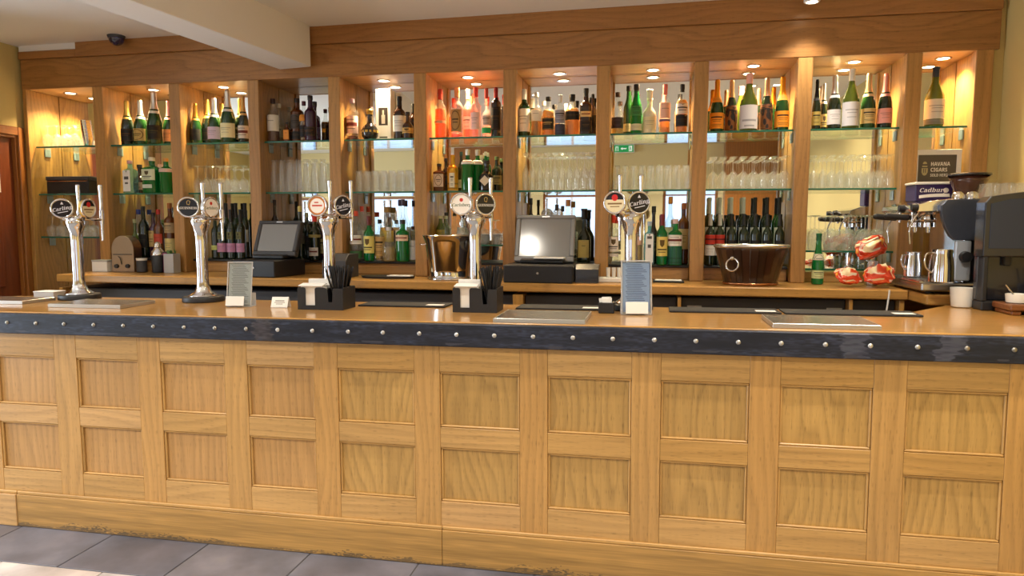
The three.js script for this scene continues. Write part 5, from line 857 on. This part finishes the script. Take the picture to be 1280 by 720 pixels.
{ // serving board with ramekin, chips and cutlery
  const x0 = 2.50, x1 = 2.78, z0 = -0.79, z1 = -0.61;
  const t = thing('serving_board', 'dark wooden serving board on arched feet beside the white cup', 'board');
  part(t, 'board', span(x0, x1, TOP + 0.022, TOP + 0.05, z0, z1, 0.005), oak(0.26, 0.10, 0.035));
  for (const x of [x0 + 0.03, x0 + 0.15, x1 - 0.03]) part(t, 'foot', span(x - 0.022, x + 0.022, TOP + 0.0005, TOP + 0.0225, z0 + 0.01, z1 - 0.01, 0.006), oak(0.26, 0.10, 0.035));
  const yb = TOP + 0.0505;
  const r = thing('ramekin', 'small white ramekin with a spoon on the serving board', 'ramekin', [2.565, yb, -0.70]);
  part(r, 'dish', lathe([[0, 0.001], [0.040, 0.001], [0.044, 0.004], [0.047, 0.042], [0.044, 0.042], [0.041, 0.008], [0, 0.008]], 28), M.china); part(r, 'spoon', tube([[0.01, 0.012, 0], [-0.02, 0.042, 0.005], [-0.055, 0.085, 0.01]], 0.0035), M.steel);
  const pl = thing('paper_tray', 'flat white dish of chips on the serving board', 'dish', [2.685, yb, -0.69]); part(pl, 'dish', box(0.13, 0.008, 0.12, 0, 0.0045, 0, 0.003), M.china);
  const cm = [lin(0.62, 0.36, 0.07), lin(0.70, 0.44, 0.11), lin(0.55, 0.30, 0.05)].map((c) => std(c, 0.6));
  for (let i = 0; i < 16; i++) { const c = solo('potato_chip', box(0.012, 0.012, R(0.05, 0.075), 0, 0, 0, 0.002), cm[i % 3], 'golden potato chip heaped on the white dish', 'chip', [2.685 + R(-0.045, 0.045), yb + 0.0165 + (i % 4) * 0.011, -0.69 + R(-0.03, 0.03)], R(0, 3), 'chips on the white dish'); c.rotation.z = R(-0.15, 0.15); c.rotation.x = 0; }
  const k = thing('cutlery_pot', 'steel pot of knives and forks behind the chips', 'pot', [2.715, TOP + 0.0506, -0.755]);
  part(k, 'pot', lathe([[0, 0.001], [0.026, 0.001], [0.029, 0.07], [0.027, 0.07], [0.025, 0.006], [0, 0.006]], 20), M.steel);
  for (let i = 0; i < 6; i++) { const a = i * 1.05 + 0.3; part(k, 'cutlery', box(0.006, 0.14, 0.002, 0, 0.07, 0, 0.0008).rotateZ(-0.22 * Math.cos(a)).rotateX(0.15 * Math.sin(a)).translate(0.008 * Math.cos(a), 0.008, 0.008 * Math.sin(a)), i % 2 ? M.steel : M.copper); }
}
{
  const p = onY(1201.5, 384, TOP), s = p.distanceTo(CAM) / F;
  const t = thing('white_cup', 'straight sided white cup on the bar near the serving board', 'cup', [p.x, TOP + 0.0006, p.z]), r = 11.2 * s, h = 20.5 * s;
  part(t, 'cup', lathe([[0, 0.001], [r * 0.78, 0.001], [r * 0.86, 0.006], [r * 0.9, h * 0.3], [r, h], [r * 0.95, h], [r * 0.85, h * 0.3], [r * 0.8, 0.01], [0, 0.008]], 32), M.china); part(t, 'froth', new THREE.CylinderGeometry(r * 0.92, r * 0.92, 0.003, 28).translate(0, h * 0.86, 0), M.white);
}
solo('white_cable', tube([[2.205, 1.158, -1.285], [2.20, 1.10, -1.285], [2.185, 0.98, -1.285], [2.16, 0.88, -1.285]], 0.005), M.white, 'thin white cable hanging off the back counter edge', 'cable');

// ---------------------------------------------------------------- beer taps
const badge = {
  guinness: canvasTex(128, 128, (g) => { g.fillStyle = '#14141c'; g.fillRect(0, 0, 128, 128); g.strokeStyle = '#b89a50'; g.lineWidth = 4; g.beginPath(); g.moveTo(54, 26); g.quadraticCurveTo(64, 12, 76, 24); g.lineTo(70, 48); g.lineTo(56, 44); g.closePath(); g.stroke(); g.fillStyle = '#eee8dc'; g.font = 'bold 22px serif'; g.textAlign = 'center'; g.fillText('GUINNESS', 64, 78); }),
  carling: canvasTex(128, 128, (g) => { g.fillStyle = '#15131c'; g.fillRect(0, 0, 128, 128); g.fillStyle = '#d8d6e0'; g.beginPath(); g.moveTo(64, 14); g.lineTo(74, 34); g.lineTo(54, 34); g.fill(); g.save(); g.translate(64, 72); g.rotate(-0.22); g.font = 'italic bold 34px serif'; g.textAlign = 'center'; g.fillText('Carling', 0, 4); g.font = '12px sans-serif'; g.fillRect(-34, 16, 68, 5); g.restore(); }),
  carlsberg: canvasTex(128, 128, (g) => { g.fillStyle = '#efe6dc'; g.fillRect(0, 0, 128, 128); g.fillStyle = '#c83a30'; g.beginPath(); g.arc(64, 36, 12, 0, 7); g.fill(); g.fillStyle = '#4a5a40'; g.font = 'italic bold 26px serif'; g.textAlign = 'center'; g.fillText('Carlsberg', 64, 78); }),
  amber: canvasTex(128, 128, (g) => { g.fillStyle = '#ead9b0'; g.fillRect(0, 0, 128, 128); g.fillStyle = '#1a1416'; g.fillRect(0, 0, 128, 46); g.fillStyle = '#d02a26'; g.beginPath(); g.arc(64, 34, 20, 0, 7); g.fill(); g.fillStyle = '#8a6a40'; g.fillRect(18, 66, 92, 10); g.fillRect(34, 86, 60, 6); }),
  orange: canvasTex(128, 128, (g) => { g.fillStyle = '#f4ece4'; g.fillRect(0, 0, 128, 128); g.strokeStyle = '#c87a3a'; g.lineWidth = 16; g.beginPath(); g.arc(64, 64, 58, 0, 7); g.stroke(); g.fillStyle = '#c8402c'; g.fillRect(28, 58, 72, 10); g.fillRect(44, 38, 30, 8); }),
};
const ringMat = { guinness: M.steel, carling: M.chrome, carlsberg: M.steel, amber: M.gold, orange: M.copper };
const FONT_Z = -0.59;
function beerTap(u, label, A, B) {                                       // A, B = [pixel offset, facing in degrees, badge]
  const p = onZ(u, 372, FONT_Z), s = (CAM.z - FONT_Z) / Math.cos(Math.atan2(p.x - CAM.x, CAM.z - FONT_Z)) * Math.cos(YAW + Math.atan2(p.x - CAM.x, CAM.z - FONT_Z)) / F;
  const t = thing('beer_tap', label, 'beer tap', [p.x, TOP + 0.0006, FONT_Z]);
  part(t, 'base_plate', lathe([[0, 0], [0.110, 0], [0.112, 0.004], [0.110, 0.026], [0.104, 0.03], [0, 0.03]], 40), M.black);
  part(t, 'column', lathe([[0.075, 0.0302], [0.078, 0.034], [0.068, 0.042], [0.046, 0.056], [0.034, 0.085], [0.031, 0.13], [0.031, 0.34], [0.034, 0.385], [0.046, 0.42], [0.054, 0.445], [0.052, 0.465], [0.036, 0.482], [0, 0.486]], 36), M.chrome);
  for (const [du, face, kind, side] of [[...A, -1], [...B, 1]]) {
    const a = face * Math.PI / 180, dir = [Math.sin(a), Math.cos(a)];
    const x = du * s, z = side < 0 ? 0.06 : 0.01, y = 0.525;
    const head = part(t, 'badge_body', cyl(0.053, 0.053, 0.022, 0, 0, 0, 36).rotateX(Math.PI / 2).rotateY(a).translate(x, y, z), ringMat[kind]);
    part(head, 'badge_rim', new THREE.TorusGeometry(0.052, 0.0055, 10, 36).translate(0, 0, 0.0225).rotateY(a).translate(x, y, z), M.chrome);
    part(head, 'badge_face', new THREE.CircleGeometry(0.0495, 36).translate(0, 0, 0.0232).rotateY(a).translate(x, y, z), std(0xffffff, 0.25, 0, { map: badge[kind] }));
    part(t, 'branch', tube([[0, 0.45, 0], [x * 0.5 - dir[0] * 0.015, 0.47, z * 0.5 - dir[1] * 0.015], [x - dir[0] * 0.02, y - 0.03, z - dir[1] * 0.02 - 0.004]], 0.017, 10, 14), M.chrome);
    const tx = x + 0.014, tz = z - 0.105;
    const tap = part(t, 'tap_body', merge(tube([[x - dir[0] * 0.015, y - 0.06, z - dir[1] * 0.015 - 0.004], [(x + tx) / 2, y - 0.062, (z + tz) / 2], [tx, y - 0.062, tz]], 0.009, 8, 12), cyl(0.012, 0.013, 0.075, tx, y - 0.085, tz, 16), cyl(0.006, 0.0085, 0.10, tx, y - 0.185, tz, 12)), M.chrome);
    part(tap, 'lever', lathe([[0, 0], [0.009, 0], [0.008, 0.03], [0.0085, 0.07], [0.0120, 0.145], [0.011, 0.152], [0, 0.152]], 18).translate(tx, y - 0.01, tz), M.chrome);
  }
  return t;
}
beerTap(100, 'chrome twin beer tap beside the oak side panel with a dark script badge', [-6, 43, 'carling'], [17, 92, 'amber']);
beerTap(254.5, 'chrome twin beer tap beside the small menu stand with black harp badge', [-5, 26, 'guinness'], [13, 80, 'carlsberg']);
beerTap(413, 'chrome twin beer tap behind the napkin caddy with orange ringed badge', [-5, 2, 'orange'], [18, 60, 'carling']);
beerTap(594.5, 'chrome twin beer tap beside the ice bucket with pale and harp badges', [-12, 2, 'carlsberg'], [12, 40, 'guinness']);
beerTap(788, 'chrome twin beer tap behind the blue menu stand with cream and script badges', [-18, -15, 'amber'], [8, 16, 'carling']);

// ---------------------------------------------------------------- on the bar top
function dripTray(x0, x1, z0, z1, label, turn = 0) {
  const t = thing('drip_tray', label, 'drip tray', [(x0 + x1) / 2, TOP + 0.0006, (z0 + z1) / 2], turn), w = x1 - x0, d = z1 - z0;
  part(t, 'pan', merge(box(w, 0.018, 0.004, 0, 0.009, d / 2 - 0.002, 0.0008), box(w, 0.018, 0.004, 0, 0.009, -d / 2 + 0.002, 0.0008), box(0.004, 0.018, d - 0.008, w / 2 - 0.002, 0.009, 0, 0.0008), box(0.004, 0.018, d - 0.008, -w / 2 + 0.002, 0.009, 0, 0.0008), box(w - 0.008, 0.003, d - 0.008, 0, 0.0015, 0, 0.0005)), M.steelDull);
  part(t, 'grille', box(w - 0.009, 0.004, d - 0.009, 0, 0.0165, 0, 0.001), M.steel);
}
dripTray(-2.20, -1.765, -0.445, -0.185, 'steel drip tray between the first and second beer taps');
dripTray(0.235, 0.632, -0.325, -0.005, 'steel drip tray in front of the large till');
dripTray(1.385, 1.79, -0.335, -0.035, 'steel drip tray in front of the wooden tub');
dripTray(-2.90, -2.46, -0.50, -0.28, 'steel drip tray at the end of the bar by the brown door');
function mat2(x0, x1, label) {
  const t = thing('bar_mat', label, 'bar mat', [(x0 + x1) / 2, TOP + 0.0006, -0.575]), w = x1 - x0;
  part(t, 'mat', box(w, 0.008, 0.17, 0, 0.004, 0, 0.002), M.rubber); part(t, 'print', box(0.09, 0.0008, 0.05, w / 2 - 0.065, 0.0086, 0.03, 0.0002), M.paper, 'pale printed end');
}
mat2(-0.60, -0.13, 'black rubber bar mat between the third and fourth beer taps');
mat2(0.24, 0.68, 'black rubber bar mat behind the drip tray in front of the large till');
mat2(0.99, 1.50, 'black rubber bar mat beside the blue menu stand');
mat2(1.515, 2.10, 'black rubber bar mat nearest the coffee machine');
function menuStand(u0, u1, vb, h, label, blue, card) {
  const a = onY(u0, vb, TOP), b = onY(u1, vb, TOP), w = b.x - a.x, z = (a.z + b.z) / 2, t = thing('menu_stand', label, 'menu stand', [(a.x + b.x) / 2, TOP + 0.0006, z], 0.12);
  const tx = canvasTex(128, 224, (g) => { g.fillStyle = blue ? '#9fb0cc' : '#b8b6b0'; g.fillRect(0, 0, 128, 224); g.fillStyle = blue ? '#5a6a88' : '#6e6b66'; for (let i = 0; i < 26; i++) { const q = (i * 37) % 30; g.fillRect(14 + (i % 3) * 4, 10 + i * 8, 74 + q - (i % 3) * 6, 3); } });
  const lean2 = -0.16, s = new THREE.Group(); s.name = 'sheet_holder'; s.rotation.x = lean2; s.position.y = 0.004; t.add(s);
  part(s, 'menu_sheet', box(w - 0.014, h - 0.014, 0.0012, 0, h / 2, 0, 0.0003), M.paper); part(s, 'print', new THREE.PlaneGeometry(w - 0.016, h - 0.016).translate(0, h / 2, 0.0009), std(0xffffff, 0.5, 0, { map: tx }));
  part(s, 'acrylic', box(w, h, 0.003, 0, h / 2, 0.0035, 0.001), phy({ color: lin(0.9, 0.93, 0.95), roughness: 0.04, transmission: 1, thickness: 0 }));
  part(s, 'rim', merge(span(-w / 2, -w / 2 + 0.006, 0, h, 0.0051, 0.008, 0.001), span(w / 2 - 0.006, w / 2, 0, h, 0.0051, 0.008, 0.001), span(-w / 2 + 0.006, w / 2 - 0.006, h - 0.006, h, 0.0051, 0.008, 0.001)), M.paleGrey);
  part(t, 'foot', merge(box(w, 0.003, 0.06, 0, 0.0016, -0.022, 0.001), box(w, h * 0.3, 0.003, 0, h * 0.15, -0.05, 0.001)), M.paleGrey);
  if (card) { const c = part(t, 'card_pocket', box(w * card[0], card[1], 0.004, card[2] * w, card[1] / 2 + 0.002, 0.026, 0.001), M.paper, 'cream card in the front pocket'); c.rotation.x = -0.2; }
}
menuStand(283, 315.5, 383.5, 0.232, 'clear menu stand with grey printed sheet beside the tent card', false, [0.72, 0.05, -0.1]);
menuStand(776, 815, 393.5, 0.250, 'clear menu stand with blue printed sheet in front of the fifth tap', true, [0.72, 0.055, 0.0]);
{
  const a = onY(337.5, 384.5, TOP), b = onY(362, 384.5, TOP), w = b.x - a.x, t = thing('tent_card', 'small folded white tent card beside the napkin caddy', 'card', [(a.x + b.x) / 2, TOP + 0.0006, a.z - 0.02], 0.1);
  for (const s of [1, -1]) part(t, 'leaf', box(w * 0.88, 0.058, 0.001, 0, 0, 0, 0.0003).rotateX(-s * 0.42).translate(0, 0.0275, s * 0.0125), M.paper);
  const tx = canvasTex(128, 64, (g) => { g.fillStyle = '#f2efe8'; g.fillRect(0, 0, 128, 64); g.fillStyle = '#77746e'; g.fillRect(26, 18, 76, 7); g.fillRect(20, 32, 88, 5); g.fillRect(34, 44, 58, 5); });
  part(t, 'print', new THREE.PlaneGeometry(w * 0.8, 0.045).translate(0, 0, 0.0012).rotateX(-0.42).translate(0, 0.0275, 0.0125), std(0xffffff, 0.7, 0, { map: tx }));
}
function caddy(u0, u1, vb, h, label, napLabel, strawLabel, nap) {
  const a = onY(u0, vb, TOP), b = onY(u1, vb, TOP), w = b.x - a.x, d = 0.15, z = (a.z + b.z) / 2 - d / 2, x = (a.x + b.x) / 2, t = thing('napkin_caddy', label, 'caddy', [x, TOP + 0.0006, z]);
  const w1 = w * 0.62, s = new THREE.Shape();                           // front wall with the napkin cut-out
  const q = (x0, y0) => s.lineTo(x0, y0), L = -w / 2, c0 = L + w1 * 0.28, c1 = L + w1 * 0.62;
  s.moveTo(L, 0); q(w / 2, 0); q(w / 2, h * 0.96); q(L + w1 + 0.04, h * 0.96); q(L + w1 + 0.035, h * 0.35); q(L + w1 + 0.015, h * 0.35); q(L + w1 + 0.01, h * 0.93); s.quadraticCurveTo(L + w1, h, L + w1 - 0.02, h); q(c1 + 0.012, h); s.quadraticCurveTo(c1, h, c1, h * 0.88); q(c1, h * 0.2); q(c0, h * 0.2); q(c0, h * 0.88); s.quadraticCurveTo(c0, h, c0 - 0.012, h); q(L + 0.012, h); s.quadraticCurveTo(L, h, L, h * 0.92); q(L, 0);
  const g = new THREE.ExtrudeGeometry(s, { depth: 0.004, bevelEnabled: false, curveSegments: 6 });
  part(t, 'front_wall', g.translate(0, 0, d / 2 - 0.004), M.black);
  part(t, 'shell', merge(span(-w / 2, w / 2, 0, h, -d / 2, -d / 2 + 0.004, 0.001), span(-w / 2, -w / 2 + 0.004, 0, h, -d / 2 + 0.004, d / 2 - 0.0045, 0.001), span(w / 2 - 0.004, w / 2, 0, h, -d / 2 + 0.004, d / 2 - 0.0045, 0.001), span(L + w1, L + w1 + 0.004, 0, h * 0.96, -d / 2 + 0.004, d / 2 - 0.0045, 0.001), span(-w / 2 + 0.004, L + w1, 0, 0.004, -d / 2 + 0.004, d / 2 - 0.0045, 0.001), span(L + w1 + 0.004, w / 2 - 0.004, 0, 0.004, -d / 2 + 0.004, d / 2 - 0.0045, 0.001)), M.black);
  const n = thing('napkin_stack', napLabel, 'napkins', [x + L + w1 / 2, TOP + 0.006, z]);
  for (let i = 0; i < nap; i++) { const m = part(n, 'napkin', box(w1 - 0.024, h * 1.02 + (i > nap - 4 ? 0.028 : 0), 0.0065, 0, 0, 0, 0.002), M.white); m.position.set(R(-0.002, 0.002), h * 0.52 + (i > nap - 4 ? 0.014 : 0), d / 2 - 0.012 - i * 0.0085); m.rotation.x = R(-0.01, 0.02); }
  const fl = part(n, 'napkin_fold', box(w1 - 0.02, 0.006, 0.055, 0, h * 1.03 + 0.012, d / 2 - 0.036, 0.002), M.white); fl.rotation.x = 0.16;
  const st = thing('straw_bunch', strawLabel, 'straws', [x + L + w1 + (w - w1) / 2, TOP + 0.006, z]), sw = (w - w1) / 2 - 0.012, sg = cyl(0.0028, 0.0028, 0.20, 0, 0, 0, 6);
  for (let i = 0; i < 130; i++) { const px = R(-1, 1), pz = R(-1, 1), m = part(st, 'straw', sg, M.black); m.position.set(px * sw * 0.2, 0, pz * (d / 2 - 0.02) * 0.5); m.rotation.set(pz * 0.18 + R(-0.03, 0.03), 0, -px * 0.24 + R(-0.02, 0.02)); m.scale.y = R(0.92, 1.1); }
}
caddy(370, 431, 387.5, 0.112, 'black napkin caddy beside the tent card', 'white paper napkins in the caddy beside the tent card', 'black drinking straws in the caddy beside the tent card', 13);
caddy(564.5, 622, 391, 0.118, 'black napkin caddy in front of the ice bucket', 'white paper napkins in the caddy in front of the ice bucket', 'black drinking straws in the caddy in front of the ice bucket', 9);
{
  const p = onY(768, 390, TOP), t = thing('sugar_box', 'small black box of paper sachets beside the blue menu stand', 'box', [p.x - 0.035, TOP + 0.0006, p.z + 0.03]);
  part(t, 'box', box(0.075, 0.05, 0.075, 0, 0.025, 0, 0.003), M.black); for (let i = 0; i < 4; i++) part(t, 'sachet', box(0.045, 0.03, 0.003, R(-0.008, 0.008), 0.058, -0.025 + i * 0.016, 0.0008).rotateZ(R(-0.15, 0.15)), M.paper);
  const q = onY(67, 370, TOP), b = thing('card_box', 'flat white card box on the bar beside the first beer tap', 'box', [-2.64, TOP + 0.0006, -0.64]);
  part(b, 'box', box(0.14, 0.034, 0.09, 0, 0.017, 0, 0.002), M.paleGrey); part(b, 'lid', box(0.144, 0.005, 0.094, 0, 0.037, 0, 0.002), M.paper);
}
{ // security camera dome under the ceiling by the cornice
  const p = onZ(146, 46, -1.60), t = thing('security_camera', 'small black dome security camera in front of the cornice', 'camera', [p.x, CEIL - 0.0005, -1.595]);
  part(t, 'mount', cyl(0.055, 0.06, 0.018, 0, -0.018, 0, 28), M.charcoal);
  part(t, 'dome', new THREE.SphereGeometry(0.052, 28, 14, 0, Math.PI * 2, Math.PI / 2, Math.PI / 2).translate(0, -0.018, 0), phy({ color: lin(0.012, 0.008, 0.05), roughness: 0.08, clearcoat: 1 }));
}
scene.traverse((o) => { if (o.isMesh) { o.castShadow = true; o.receiveShadow = true; } });
renderer.render(scene, camera);
